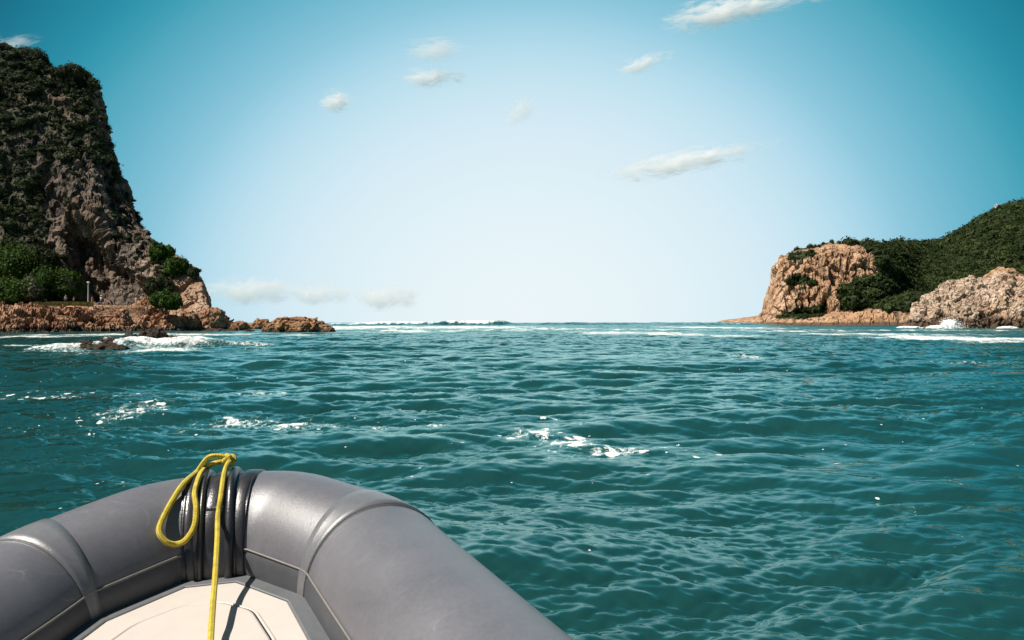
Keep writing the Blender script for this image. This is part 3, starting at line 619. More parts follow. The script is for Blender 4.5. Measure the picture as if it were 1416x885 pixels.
# grass verge along the path edge, left
def maskG(px, py, p, n): return ((px > 46) & (px < 128) & (p[:, 1] > 138.5) & (p[:, 1] < 143.5) & (py < 432)).astype(float) * (.4 + .6 * (py < 426))
pp, nn_, pxx, pyy = pick(PS, 900, maskG, 53)
Vg, Qg, Tg, o_ = [], [], [], 0
for p in pp:
    for k in range(7):
        a = rng.random() * 6.28; h = .25 + .3 * rng.random(); w = .05; e = np.array([math.cos(a), math.sin(a), 0]); s = rng.normal(size=3) * (.2, .2, 0); b0 = p + rng.normal(size=3) * (.15, .15, .02)
        Vg += [b0 - e * w, b0 + e * w, b0 + e * w * .3 + s + (0, 0, h), b0 - e * w * .3 + s + (0, 0, h)]; Qg.append([o_, o_ + 1, o_ + 2, o_ + 3]); o_ += 4; Tg += [rng.random()] * 4
tag(np_mesh('grass', np.array(Vg), np.array(Qg), M['grass'], False, {'tint': Tg}), 'yellow green grass verge along the shore path', 'grass', kind='stuff')

def bush(px, pyb, pyt, hw, Y, mat, label, seed, nl=420, lf=.17, name='bush', cat='bush', lean=0., group=None, lobes=4, dpt=1.):
    """a shrub: several leafy lobes on short stems"""
    rng = np.random.default_rng(seed); x = (px - CXP) / FP * Y; zb = float(pz(pyb, Y)); hgt = (pyb - pyt) / FP * Y; w = hw / FP * Y
    t = thing(name, (x, Y, zb), label, cat, group)
    V, T, Q, A, o = [], [], [], [], 0; stems = []
    lobes += 2
    for k in range(lobes):
        pv, (tf, qf), ti = crown_proto(seed * 10 + k, int(nl * 2.6), min(.3, lf * 1.35 / (w * .58)), .66)
        f = (k + .5) / lobes * 2 - 1 if lobes > 1 else 0
        c = np.array([f * w * .62 + rng.normal() * w * .08, rng.normal() * w * .3 * dpt, hgt * (.34 + .28 * rng.random() - .10 * f * f) + lean * f * hgt])
        rx = w * (.34 + .24 * rng.random()); rz = max(.3, hgt * (.46 + .08 * rng.random()))
        V.append(pv * (rx, rx * dpt, rz) + c); T.append(tf + o); Q.append(qf + o); A.append(np.clip(ti + .1 * rng.normal(), 0, 1)); o += len(pv)
        stems.append(tube_mesh(smooth_path([(c[0] * .25, c[1] * .25, -.35), (c[0] * .5, c[1] * .5, c[2] * .45), c], 4), np.linspace(.11, .05, 9), 6))
    np_mesh('foliage', np.vstack(V), [np.vstack(T), np.vstack(Q)], mat, False, {'tint': np.concatenate(A)}, t)
    np_mesh('stem', *join_arrays(stems), M['bark'], True, None, t)
    return t
GB = 'bushes along the left shore path'
bush(8, 432, 384, 46, 141., M['green'], 'big dark bush spilling over the shore rocks at the far left', 71, lobes=5, group=GB)
bush(34, 424, 386, 24, 143., M['olive'], 'grey green bush in front of the rounded tree, left of the bin', 72, lobes=3, group=GB)
bush(78, 421, 373, 36, 148., M['green'], 'bright green rounded tree behind the litter bin', 73, nl=520, lobes=5, name='tree', cat='tree')
bush(10, 400, 338, 40, 151., M['green'], 'tall dense green bush climbing the cliff foot at the far left', 74, lobes=5, group=GB)
bush(50, 385, 345, 26, 154., M['scrub'], 'dull dark bush on the slope above the rounded tree', 75, lobes=3, group=GB)
bush(92, 412, 383, 13, 147., M['olive'], 'pale olive shrub at the top of the straggling row', 76, lobes=2, group=GB)
bush(106, 421, 396, 12, 147.5, M['olive'], 'pale olive shrub in the middle of the straggling row', 77, lobes=2, group=GB)
bush(119, 423, 408, 9, 147.5, M['olive'], 'small pale shrub beside the lamp post foot', 78, lobes=2, group=GB)
bush(229, 432, 405, 24, 143.5, M['green'], 'bright green bush standing on the shelf right of the walkers', 79, lobes=4, group=GB)
bush(211, 408, 386, 12, 150., M['scrub'], 'dark bush at the right edge of the hollow', 80, lobes=3, group=GB)
bush(244, 385, 358, 20, 157., M['green'], 'bright green bush high on the right slope of the cliff', 81, lobes=3, group=GB)
bush(221, 361, 338, 16, 159., M['green'], 'small green bush near the skyline of the right slope', 82, lobes=3, group=GB)
bush(268, 386, 371, 9, 156., M['scrub'], 'dark tuft of bush on the skyline above the seaward cliff', 83, lobes=2, group=GB)
bush(100, 437, 421, 24, 140.2, M['green'], 'low green creeper bush hanging over the rocks below the path', 84, lobes=4, group=GB)
bush(70, 440, 423, 20, 139.8, M['scrub'], 'brownish low bush under the grass verge below the bin', 85, lobes=3, group=GB)
bush(96, 110, 90, 18, 190., M['scrub'], 'dark rounded bush on the shoulder of the cliff top skyline', 86, lobes=3)
bush(42, 90, 66, 20, 194., M['scrub'], 'tallest dark bush on the left cliff top skyline', 87, lobes=4)
bush(6, 84, 62, 14, 196., M['scrub'], 'dark bush on the cliff top at the left picture edge', 88, lobes=3)

# ------------------------------------------------------------------ shore furniture and people
bvh_s = BVHTree.FromPolygons([Vector(v) for v in PS.reshape(-1, 3)], grid_faces(*PS.shape[:2]).tolist())
def shore_point(px, Y):
    h = bvh_s.ray_cast(Vector(((px - CXP) / FP * Y, Y, 40)), Vector((0, 0, -1)))
    return h[0] if h[0] is not None else world_at(px, 421, Y)
M['paint_pale'] = simple_mat('pale_paint', (.62, .60, .55), .5, .1, 3)
M['lamp_glass'] = simple_mat('lamp_glass', (.80, .82, .82), .3, .05, 3)
M['bin_body'] = simple_mat('bin_body', (.16, .24, .30), .6, .15, 6)
M['bin_lid'] = simple_mat('bin_lid', (.55, .56, .56), .5, .1, 6)
M['bin_label'] = simple_mat('bin_panel', (.45, .20, .22), .6, .1, 6)
# lamp post
p = shore_point(122, 144.5); lp = thing('lamp_post', p, 'pale lamp post with a flat lamp head beside the shore path', 'lamp post')
np_mesh('pole', *tube_mesh([(0, 0, -.2), (0, 0, .02), (0, 0, .6), (0, 0, 2.6), (0, 0, 4.0)], [.13, .13, .12, .10, .085], 10), M['paint_pale'], True, None, lp)
def lathe(prof, n=16):
    P = np.array(prof, float); th = np.linspace(0, 2 * np.pi, n, endpoint=False)
    V = np.stack([P[None, :, 0] * np.cos(th)[:, None], P[None, :, 0] * np.sin(th)[:, None], np.broadcast_to(P[None, :, 1], (n, len(P)))], -1).reshape(-1, 3)
    return V, grid_faces(n, len(P), True)
np_mesh('lamp_head', *lathe([(0.01, 4.30), (.16, 4.26), (.27, 4.16), (.28, 4.10), (.26, 4.07)]), M['paint_pale'], True, None, lp)
np_mesh('lamp_shade', *lathe([(.25, 4.08), (.22, 3.98), (.14, 3.93), (.01, 3.92)]), M['lamp_glass'], True, None, lp)
# bin
p = shore_point(62.5, 144.2); lb = thing('litter_bin', p, 'grey blue litter bin with pale lid by the shore path', 'litter bin', rz=.4)
np_mesh('body', *lathe([(.01, 0), (.27, 0), (.28, .02), (.31, .76), (.29, .80), (.01, .80)]), M['bin_body'], True, None, lb)
np_mesh('lid', *lathe([(.30, .81), (.34, .82), (.34, .90), (.28, .96), (.01, .99)]), M['bin_lid'], True, None, lb)
np_mesh('panel', np.array([(-.327 * math.cos(a), -.327 * math.sin(a), z) for z in (.25, .62) for a in np.linspace(.55, 1.15, 5)]), grid_faces(2, 5), M['bin_label'], True, None, lb)

# people: skinned bodies in metres, standing 1.7 m, feet at the origin, facing -Y
def skin(name, joints, edges, mat, parent, sub=1):
    bm = bmesh.new(); vs = [bm.verts.new(j[0]) for j in joints]; [bm.edges.new((vs[a], vs[b])) for a, b in edges]
    me = bpy.data.meshes.new(name); bm.to_mesh(me); bm.free(); o = bpy.data.objects.new(name + '_rig', me); C.objects.link(o)
    o.modifiers.new('skin', 'SKIN').use_smooth_shade = True
    if not me.skin_vertices: 
        bm = bmesh.new(); bm.from_mesh(me); bm.verts.layers.skin.verify(); bm.to_mesh(me); bm.free()
    for i, j in enumerate(joints):
        r = j[1]; me.skin_vertices[0].data[i].radius = r if isinstance(r, tuple) else (r, r); me.skin_vertices[0].data[i].use_root = (i == 0)
    md = o.modifiers.new('sub', 'SUBSURF'); md.levels = sub; md.render_levels = sub
    dg = bpy.context.evaluated_depsgraph_get(); dg.update(); nm = bpy.data.meshes.new_from_object(o.evaluated_get(dg)); nm.name = name
    bpy.data.objects.remove(o); nm.materials.clear(); nm.materials.append(mat); nm.polygons.foreach_set('use_smooth', [True] * len(nm.polygons))
    r = bpy.data.objects.new(name, nm); C.objects.link(r)
    if parent: r.parent = parent
    return r
def cmat(name, c): return simple_mat(name, c, .8, .12, 12)
SK = [cmat('skin_light', (.52, .33, .25)), cmat('skin_tan', (.36, .21, .14)), cmat('skin_pink', (.58, .34, .28))]
HAIR = cmat('hair_brown', (.05, .035, .025))
def person(loc, label, skin_m, shirt, legs, rz=0., h=1.7, crouch=False, arms=(.12, .12), elbows=(0, 0), stride=.0, long_legs=False, hat=None, hair=HAIR):
    t = thing('person', loc, label, 'person', 'people on the left shore', rz); k = h / 1.7
    def S(x, y, z): return (x * k, y * k, z * k)
    if crouch: hip = (0, .10, .42); ch = (0, -.02, .78); nk = (0, -.06, .95); kn = lambda s: (s * .14, -.30, .46); an = lambda s: (s * .12, -.16, .07)
    else: hip = (0, 0, .90); ch = (0, -.01, 1.25); nk = (0, .0, 1.43); kn = lambda s: (s * .105, -.02 - s * stride * .7, .48); an = lambda s: (s * .11, .03 - s * stride * 1.3, .08)
    J = [(S(*hip), (.15 * k, .105 * k))]; E = []
    def add(p, r, a): J.append((S(*p), r if isinstance(r, tuple) else r * k)); E.append((a, len(J) - 1)); return len(J) - 1
    m = add(((hip[0] + ch[0]) / 2, (hip[1] + ch[1]) / 2, (hip[2] + ch[2]) / 2), .115, 0); c = add(ch, .13, m); n = add(nk, .055, c)
    hd = add((nk[0], nk[1] - .02, nk[2] + .13), .085, n); tp = add((nk[0], nk[1] - .005, nk[2] + .23), .07, hd); add((nk[0], nk[1] - .115, nk[2] + .125), .016, hd)
    sh = []; lg = []
    for i, s in enumerate((-1, 1)):
        q = (nk[0] + s * .185, nk[1], nk[2] - .06); a = add(q, .05, c); e_ = (q[0] + s * .26 * math.sin(arms[i]), q[1] - .05 - .2 * elbows[i] * .4, q[2] - .27 * math.cos(arms[i])); b = add(e_, .04, a)
        w_ = (e_[0] - s * .10 * elbows[i], e_[1] - .06 - .14 * elbows[i], e_[2] - .24 * (1 - 1.5 * elbows[i])); w = add(w_, .028, b); add((w_[0], w_[1] - .03, w_[2] - .09), .026, w); sh.append((q, e_))
        hq = (hip[0] + s * .09, hip[1], hip[2] - .06); l = add(hq, .085, 0); kk = kn(s); a1 = add(kk, .06, l); aa = an(s); a2 = add(aa, .04, a1); add((aa[0], aa[1] - .15, .04), .035, a2); lg.append((hq, kk, aa))
    skin('body', J, E, skin_m, t)
    md = tuple((a + b) / 2 for a, b in zip(hip, ch))
    JS = [(S(*hip), .155 * k), (S(*md), .135 * k), (S(*ch), .15 * k), (S(nk[0], nk[1], nk[2] - .05), .08 * k)]; ES = [(0, 1), (1, 2), (2, 3)]
    for q, e_ in sh:
        JS.append((S(*q), .068 * k)); ES.append((2, len(JS) - 1)); JS.append((S(*(q[i] + .6 * (e_[i] - q[i]) for i in range(3))), .06 * k)); ES.append((len(JS) - 2, len(JS) - 1))
    skin('shirt', JS, ES, shirt, t)
    JL = [(S(hip[0], hip[1], hip[2] + .04), (.162 * k, .12 * k))]; EL = []
    for hq, kk, aa in lg:
        JL.append((S(*hq), .10 * k)); EL.append((0, len(JL) - 1)); JL.append((S(*kk), .078 * k)); EL.append((len(JL) - 2, len(JL) - 1))
        if long_legs: JL.append((S(*aa), .055 * k)); EL.append((len(JL) - 2, len(JL) - 1))
    skin('trousers' if long_legs else 'shorts', JL, EL, legs, t)
    hz = nk[2]
    if hat:
        v, f = lathe([(.01, .30), (.07, .295), (.10, .25), (.11, .19), (.21, .17), (.22, .16), (.10, .165)], 12); v = v * k + np.array(S(nk[0], nk[1], hz)); np_mesh('hat', v, f, hat, True, None, t)
    else:
        v, f = ICO[2]; q = v * (.098, .105, .105); q = q[:]; q[:, 2] = np.maximum(q[:, 2], -.03 - .10 * (v[:, 1] > .1)); np_mesh('hair', (q + (nk[0], nk[1] + .012, hz + .175)) * k, f, hair, True, None, t)
    return t
white = cmat('white_cotton', (.72, .70, .68)); pink = cmat('pink_cotton', (.62, .32, .34)); navy = cmat('navy_cloth', (.035, .05, .10)); blue = cmat('blue_cloth', (.06, .14, .30))
dark = cmat('dark_cloth', (.03, .03, .035)); beige = cmat('beige_cloth', (.50, .42, .32)); red = cmat('red_cloth', (.50, .09, .09)); teal = cmat('pale_teal_cloth', (.40, .52, .54))
straw = cmat('straw', (.66, .60, .50))
person(shore_point(91, 144.6), 'walker in pale teal top and dark shorts on the path right of the bin', SK[2], teal, dark, .3, 1.78, stride=.08, hair=cmat('hair_grey', (.45, .42, .40)))
person(shore_point(102, 145.3), 'walker in pink top and dark trousers just left of the lamp post', SK[2], pink, dark, -.5, 1.7, stride=.1, long_legs=True)
person(shore_point(127.5, 144.0), 'person in a red top with bare legs just right of the lamp post', SK[2], red, beige, 1.2, 1.6, arms=(.5, .3), elbows=(.6, .2), stride=.12)
person(shore_point(140, 143.6), 'person in white top, straw hat and long blue trousers, elbows out', SK[1], white, blue, 2.9, 1.82, arms=(.9, .9), elbows=(.8, .8), long_legs=True, hat=straw)
person(shore_point(145.2, 143.6), 'child in beige clothes standing beside the person in a straw hat', SK[0], beige, beige, 2.6, 1.35)
person(shore_point(149.5, 143.8), 'crouching person in pink at the right end of the walkers', SK[2], pink, navy, -.6, 1.6, crouch=True, elbows=(.5, .5))
person(shore_point(169, 140.2), 'person in dark clothes crouching on the orange rocks below the path', SK[1], navy, dark, .4, 1.7, crouch=True, elbows=(.5, .5))
person(shore_point(203, 144.0), 'person in a white top and beige shorts beside the bright green bush', SK[2], white, beige, .8, 1.75, arms=(.3, .1), stride=.06)
person(shore_point(188, 146.5), 'person in a beige top and pale shorts at the back of the shelf', SK[0], beige, straw, -.3, 1.7)

# tiny lookout hut on the ridge of the right hill
bvh_r = BVHTree.FromPolygons([Vector(v) for v in PR.reshape(-1, 3)], grid_faces(*PR.shape[:2]).tolist())
hy = 624.; hh = bvh_r.ray_cast(Vector(((1380 - CXP) / FP * hy, hy, 300)), Vector((0, 0, -1)))[0]
ht = thing('lookout_hut', hh + Vector((0, 0, 2.2)) if hh is not None else world_at(1380, 292, hy), 'tiny pink lookout hut with cream flat roof on the right hill ridge', 'hut', rz=.3)
def box(bm, c, s):
    r = bmesh.ops.create_cube(bm, size=1., matrix=Matrix.Translation(c) @ Matrix.Diagonal((*s, 1))); return r
bm = bmesh.new(); box(bm, (0, 0, 1.4), (3.4, 2.6, 3.6)); bmesh.ops.bevel(bm, geom=bm.edges[:], offset=.06, affect='EDGES'); bm_obj('wall', bm, cmat('pink_render', (.55, .30, .26)), ht)
bm = bmesh.new(); box(bm, (.3, 0, 3.36), (4.4, 3.2, .3)); bmesh.ops.bevel(bm, geom=bm.edges[:], offset=.05, affect='EDGES'); bm_obj('roof', bm, cmat('cream_roof', (.66, .60, .48)), ht)
np_mesh('mast', *tube_mesh([(-1.3, 0, 3.4), (-1.3, 0, 5.)], .12, 8), M['paint_pale'], True, None, ht)

# ------------------------------------------------------------------ spray
M['spray'] = simple_mat('white_spray', (.82, .82, .82), .9, .04, 3, bumpd=.1)
def splash(loc, w, h, seed, label, n=420, lean=.2, group=None):
    """burst of white water: ragged body of froth with thrown droplets"""
    rng = np.random.default_rng(seed); v, f = ICO[5]; o = seed * 2.2
    p = v * (w, w * .55, h); p[:, 2] = np.maximum(p[:, 2], -.3 * h)
    p = p * (1 + .38 * fbm(v * 2.2 + o, 4) + .18 * fbm(v * 9 + o, 3))[:, None]; p[:, 0] += lean * p[:, 2]
    T, F, off = [p], [f], len(p); dv, df = ICO[1]
    for k in range(n):
        a = rng.random() * math.pi; rr_ = 1.0 + abs(rng.normal()) * .22
        c = np.array([math.cos(a) * w * rr_ + lean * h * math.sin(a), rng.normal() * w * .3, math.sin(a) * h * rr_ * (.75 + .3 * rng.random())])
        T.append(dv * (h * .012 + h * .05 * rng.random() ** 3) + c); F.append(df + off); off += len(dv)
    ob = np_mesh('wave_splash', np.vstack(T), np.vstack(F), M['spray'], True); ob.location = loc
    return tag(ob, label, 'splash', group)
splash(((1316 - CXP) / FP * 199, 199, .1), 2.4, 2.0, 1, 'white burst of spray at the foot of the pale rock outcrop', lean=-.25)
splash(((1296 - CXP) / FP * 200, 200, .0), 2.6, .75, 4, 'low white wash left of the spray burst', n=160)
splash(((1393 - CXP) / FP * 199, 199, .0), 2.6, .55, 5, 'small white wash at the dark foot of the outcrop, right side', n=160)
splash(((1258 - CXP) / FP * 203, 203, .0), 3.2, .6, 6, 'low white wash along the rocks left of the outcrop', n=160)
splash(((150 - CXP) / FP * 46.5, 46.5, .1), .32, .5, 2, 'small white splash on the black rocks awash at left', n=300, lean=-.1)
splash(((232 - CXP) / FP * 46.6, 46.6, .12), .95, .34, 3, 'white froth on the crest of the wave breaking over the reef', n=420)
splash(((192 - CXP) / FP * 46.0, 46.0, .0), .9, .22, 7, 'white froth running down in front of the brown rocks awash', n=300)

# ------------------------------------------------------------------ inflatable boat
B_HD, B_OX, B_SL, B_HEEL, B_H, R = -.165, -.5423, .1164, -.0605, .8369, .25      # heading, offset, bow-up pitch, heel, depth below the eye, tube radius
bA = Vector((math.sin(B_HD), math.cos(B_HD), B_SL)).normalized()
bB = Vector((math.cos(B_HD), -math.sin(B_HD), -B_HEEL)); bB = (bB - bA * bA.dot(bB)).normalized(); bU = bB.cross(bA)
bO = Vector((math.sin(B_HD) * 2.8, math.cos(B_HD) * 2.8, HC - B_H))
def bw(x, y, dz=0.):                           # boat plan coordinates -> world, from the tube centre plane
    return bO + bA * (y - 2.8) + bB * (x + B_OX) + bU * dz
boat = thing('inflatable_boat', bw(0, 0, -.3), 'grey inflatable boat bow with cream deck in the foreground', 'boat')
def to_boat(o): o.parent = boat; o.matrix_parent_inverse = Matrix.Translation(-boat.location); return o
def fillet(pts, rads, n=8):
    out = [np.array(pts[0], float)]
    for i in range(1, len(pts) - 1):
        a, b, c = (np.array(q, float) for q in pts[i - 1:i + 2]); u = (a - b) / np.linalg.norm(a - b); v = (c - b) / np.linalg.norm(c - b)
        ang = math.acos(np.clip(u @ v, -1, 1)); r = rads[i - 1]; t = r / math.tan(ang / 2); bis = (u + v) / np.linalg.norm(u + v); cen = b + bis * r / math.sin(ang / 2)
        p0, p1 = b + u * t - cen, b + v * t - cen; a0, a1 = math.atan2(p0[1], p0[0]), math.atan2(p1[1], p1[0]); da = (a1 - a0 + math.pi) % (2 * math.pi) - math.pi
        for k in range(n + 1): q = a0 + da * k / n; out.append(cen + r * np.array([math.cos(q), math.sin(q)]))
    out.append(np.array(pts[-1], float)); return np.array(out)
half = [(.5278, 2.703), (.985, 1.34), (1.12, .5), (1.14, -2.6)]
ctl = [(-x, y) for x, y in half[::-1]] + [(-.205, 3.0243), (.205, 3.0243)] + half
rads = [2., 2., .32, .262, .262, .32, 2., 2.]
path = fillet(ctl, rads)
# densify
dens = [path[0]]
for a, b in zip(path[:-1], path[1:]):
    n = max(1, int(np.linalg.norm(b - a) / .03)); dens += [a + (b - a) * k / n for k in range(1, n + 1)]
path = np.array(dens); slen = np.concatenate([[0], np.cumsum(np.linalg.norm(np.diff(path, axis=0), axis=1))]); s_mid = np.interp(0, path[:, 0], slen)
slen = slen - s_mid                             # arc length from the stem, negative to port
def at_s(s):
    p = np.array([np.interp(s, slen, path[:, 0]), np.interp(s, slen, path[:, 1])]); e = .012
    q0 = np.array([np.interp(s - e, slen, path[:, 0]), np.interp(s - e, slen, path[:, 1])]); q1 = np.array([np.interp(s + e, slen, path[:, 0]), np.interp(s + e, slen, path[:, 1])])
    t = q1 - q0; t /= np.linalg.norm(t); return p, t
def ring_pt(s, th, off=0.):
    """point on the tube: th 0 = inboard, 90 deg = top, 180 = outboard"""
    p, t = at_s(s); n_in = np.array([t[1], -t[0]]); rr_ = R + off
    q = p + n_in * rr_ * math.cos(th); return bw(q[0], q[1], rr_ * math.sin(th) * (1 + (.165 * float(sm(2.5, 3.03, p[1])) if math.sin(th) > 0 else 0)))   # the bow rises
def s_of(x, y):
    i = np.argmin(np.hypot(path[:, 0] - x, path[:, 1] - y)); return slen[i]
sC = s_of(.5278, 2.703)
def tube_strip(name, ss, ths, off, mat, closed=False, prof=None):
    P = np.array([[ring_pt(s, th, off if prof is None else off + prof(i, j)) for j, th in enumerate(ths)] for i, s in enumerate(ss)])
    if closed: f = grid_faces(len(ss), len(ths)); k = len(ths); a = np.arange(len(ss) - 1) * k; f = np.vstack([f, np.stack([a + k - 1, a + 2 * k - 1, a + k, a], -1)])
    else: f = grid_faces(len(ss), len(ths))
    o = np_mesh(name, P.reshape(-1, 3), f, mat, True); return to_boat(o)
def fabric_mat(name, col, rough, weave=420., scuff=True, dirt=.25):
    m, nt, b = new_mat(name); tc = nd(nt, 'ShaderNodeTexCoord'); co = tc.outputs['Object']
    n1 = noise(nt, co, 3.2, 6, .6, .4); n2 = noise(nt, co, 70., 3, .6); n3 = noise(nt, co, weave, 2, .5)
    r = ramp(nt, [(.25, tuple(c * (1 - dirt) for c in col)), (.75, tuple(c * (1 + dirt) for c in col))])
    nt.links.new(math_n(nt, 'ADD', math_n(nt, 'MULTIPLY', n1.outputs[0], .6), math_n(nt, 'MULTIPLY', n2.outputs[0], .4)), r.inputs[0]); col_ = r.outputs[0]
    if scuff:
        w = nd(nt, 'ShaderNodeTexVoronoi', feature='DISTANCE_TO_EDGE'); w.inputs['Scale'].default_value = 2.6; mp = nd(nt, 'ShaderNodeMapping'); mp.inputs['Scale'].default_value = (1, .35, 1.6); mp.inputs['Rotation'].default_value = (.4, .2, .7)
        nv = nd(nt, 'ShaderNodeVectorMath', operation='MULTIPLY_ADD'); ns = noise(nt, co, 2., 3); nt.links.new(ns.outputs[1], nv.inputs[0]); nv.inputs[1].default_value = (.5, .5, .5); nt.links.new(co, nv.inputs[2]); nt.links.new(nv.outputs[0], mp.inputs[0]); nt.links.new(mp.outputs[0], w.inputs['Vector'])
        e = ramp(nt, [(0., (1, 1, 1)), (.006, (0, 0, 0))]); nt.links.new(w.outputs['Distance'], e.inputs[0]); nm = ramp(nt, [(.55, (0, 0, 0)), (.68, (1, 1, 1))]); nn2 = noise(nt, co, 5., 4); nt.links.new(nn2.outputs[0], nm.inputs[0])
        col_ = mixc(nt, math_n(nt, 'MULTIPLY', math_n(nt, 'MULTIPLY', e.outputs[0], nm.outputs[0]), .5), col_, tuple(min(.8, c * 2.2) for c in col))
        sp = nd(nt, 'ShaderNodeTexVoronoi'); sp.inputs['Scale'].default_value = 34.; nt.links.new(co, sp.inputs['Vector']); sr = ramp(nt, [(.05, (1, 1, 1)), (.09, (0, 0, 0))]); nt.links.new(sp.outputs['Distance'], sr.inputs[0])
        col_ = mixc(nt, math_n(nt, 'MULTIPLY', math_n(nt, 'MULTIPLY', sr.outputs[0], nm.outputs[0]), .5), col_, tuple(min(.8, c * 2.6) for c in col))
    b.inputs['Specular IOR Level'].default_value = .8
    sal = noise(nt, co, 9., 7, .75, 1.2, (1, 1, .5)); sl = ramp(nt, [(.54, (0, 0, 0)), (.72, (1, 1, 1))]); nt.links.new(sal.outputs[0], sl.inputs[0])
    col_ = mixc(nt, math_n(nt, 'MULTIPLY', sl.outputs[0], .08), col_, (.42, .40, .38))
    nt.links.new(col_, b.inputs['Base Color'])
    rr_ = nd(nt, 'ShaderNodeMapRange'); rr_.inputs[3].default_value = rough - .07; rr_.inputs[4].default_value = rough + .1; nt.links.new(n1.outputs[0], rr_.inputs[0]); nt.links.new(rr_.outputs[0], b.inputs['Roughness'])
    bn = bump(nt, n3.outputs[0], .5, .0016); bn = bump(nt, n1.outputs[0], .3, .006, bn); nt.links.new(bn, b.inputs['Normal']); return m
M['tube'] = fabric_mat('grey_tube_fabric', (.128, .124, .140), .35)
M['tape'] = fabric_mat('grey_tape_fabric', (.145, .145, .157), .30, scuff=False)
M['strip'] = fabric_mat('dark_grey_fabric', (.05, .053, .062), .5)
M['rubber'] = fabric_mat('black_rubber', (.022, .020, .024), .30, 160., dirt=.35)
M['flange'] = fabric_mat('flange_fabric', (.095, .10, .11), .55)
M['gel'] = simple_mat('cream_gelcoat', (.53, .475, .435), .42, .035, 14, bumpd=.0004)
M['bead'] = simple_mat('pale_bead', (.19, .175, .16), .5, .1, 20)
M['black'] = simple_mat('black_plastic', (.02, .018, .022), .4, .1, 20)
th_all = np.linspace(0, 2 * np.pi, 64, endpoint=False)
def srange(a, b, step=.03): return np.linspace(a, b, max(2, int(abs(b - a) / step) + 1))
for a, b in ((slen[0], -sC), (-sC, 0), (0, sC), (sC, slen[-1])):
    tube_strip('tube_section', srange(a, b), th_all, 0., M['tube'], True)
rd = math.radians
for s0 in (-1, 1):
    ss = np.array([-.066, -.064, -.03, .0, .03, .064, .066]) + s0 * (sC - .02)
    tube_strip('seam_tape', ss, np.linspace(rd(-40), rd(230), 60), .0, M['tape'], prof=lambda i, j: (-.002 if i in (0, 6) else .0055))
    # narrow second edge of the overlap
    ss = np.array([-.005, -.003, .003, .005]) + s0 * (sC + .055)
    tube_strip('seam_edge', ss, np.linspace(rd(-40), rd(230), 60), .0, M['strip'], prof=lambda i, j: (-.002 if i in (0, 3) else .0022))
    # joining strip between the welt and the deck
    tube_strip('joining_strip', srange(s0 * .125, s0 * 4.2), np.linspace(rd(-4), rd(20.5), 8), .0, M['strip'], prof=lambda i, j: (-.001 if j in (0, 7) else .003))
    P = [ring_pt(s, rd(21), .003) for s in srange(s0 * .12, s0 * 4.2)]
    to_boat(np_mesh('welt', *tube_mesh(P, .0032, 8), M['bead'], True))
# bow patch and its rubber ribs
thb = np.linspace(rd(-10), rd(235), 70)
PW_ = .128
tube_strip('bow_patch', np.array([-PW_ - .002, -PW_] + list(np.linspace(-.12, .12, 15)) + [PW_, PW_ + .002]), thb, .0, M['rubber'], prof=lambda i, j: (-.002 if i in (0, 18) else .004 + .0015 * math.sin(j * .9 + i)))
def rib(sc0, w, h, th0=-8, th1=235, wob=.004, n=9):
    k = np.linspace(-1, 1, n); rng = np.random.default_rng(int(abs(sc0) * 1e4)); ph = rng.random() * 6
    ths = np.linspace(rd(th0), rd(th1), 80)
    P = np.array([[ring_pt(sc0 + w * q + wob * math.sin(th * 2.3 + ph), th, .003 + h * math.sqrt(max(0, 1 - q * q)) * (1 - .3 * math.exp(-((th - rd(40)) / .3) ** 2) * (h > .015))) for th in ths] for q in k])
    return to_boat(np_mesh('bow_rib', P.reshape(-1, 3), grid_faces(n, len(ths)), M['rubber'], True))
rib(-.108, .008, .004); rib(-.080, .018, .006, wob=.006); rib(-.046, .010, .015, wob=.007); rib(-.008, .024, .006); rib(.046, .016, .019, wob=.007); rib(.094, .024, .005); rib(.123, .004, .004)
# cross strap half way down the patch
tube_strip('bow_strap', np.array([-.03, -.026, -.01, .01, .026, .03]) + .002, np.linspace(rd(48), rd(53), 4), .008, M['rubber'], prof=lambda i, j: (-.006 if (i in (0, 5) or j in (0, 3)) else .006))
# deck: offset polygons in the tilted deck plane
DZ = R * math.sin(rd(3.8))
def inset(d):
    """the inside deck outline, a distance d from the tube centre line"""
    pts = np.array([(-1.14, -1.6), (-1.14, .87), (-.5278, 2.703), (-.205, 3.0243), (.205, 3.0243), (.5278, 2.703), (1.14, .87), (1.14, -1.6)])
    out = []
    for i in range(len(pts)):
        def nrm(a, b): t = b - a; t = t / np.linalg.norm(t); return np.array([t[1], -t[0]])
        n0 = nrm(pts[max(i - 1, 0)], pts[max(i, 1)]); n1 = nrm(pts[min(i, len(pts) - 2)], pts[min(i + 1, len(pts) - 1)]); m = n0 + n1; m /= np.linalg.norm(m)
        out.append(pts[i] + m * d / max(.35, m @ n0))
    return np.array(out)
def deck_obj(name, rings, mat, cap=True, smooth=False):
    """rings: list of (outline points, height over the deck plane), joined by quads; the last ring is capped"""
    V, F, n = [], [], len(rings[0][0])
    for o_, z in rings: V += [bw(p[0], p[1], DZ + z) for p in o_]
    bm = bmesh.new(); vs = [bm.verts.new(v) for v in V]
    for k in range(len(rings) - 1):
        for i in range(n - 1): bm.faces.new([vs[k * n + i], vs[k * n + i + 1], vs[(k + 1) * n + i + 1], vs[(k + 1) * n + i]])
        bm.faces.new([vs[k * n + n - 1], vs[k * n], vs[(k + 1) * n], vs[(k + 1) * n + n - 1]])
    if cap: bm.faces.new(vs[-n:])
    return to_boat(bm_obj(name, bm, mat, None, smooth))
R0 = .225; W1 = R + .045
deck_obj('deck_flange', [(inset(R0), -.03), (inset(R0), .004), (inset(W1 + .004), .010), (inset(W1 + .008), .008), (inset(W1 + .008), -.02)], M['flange'], False)
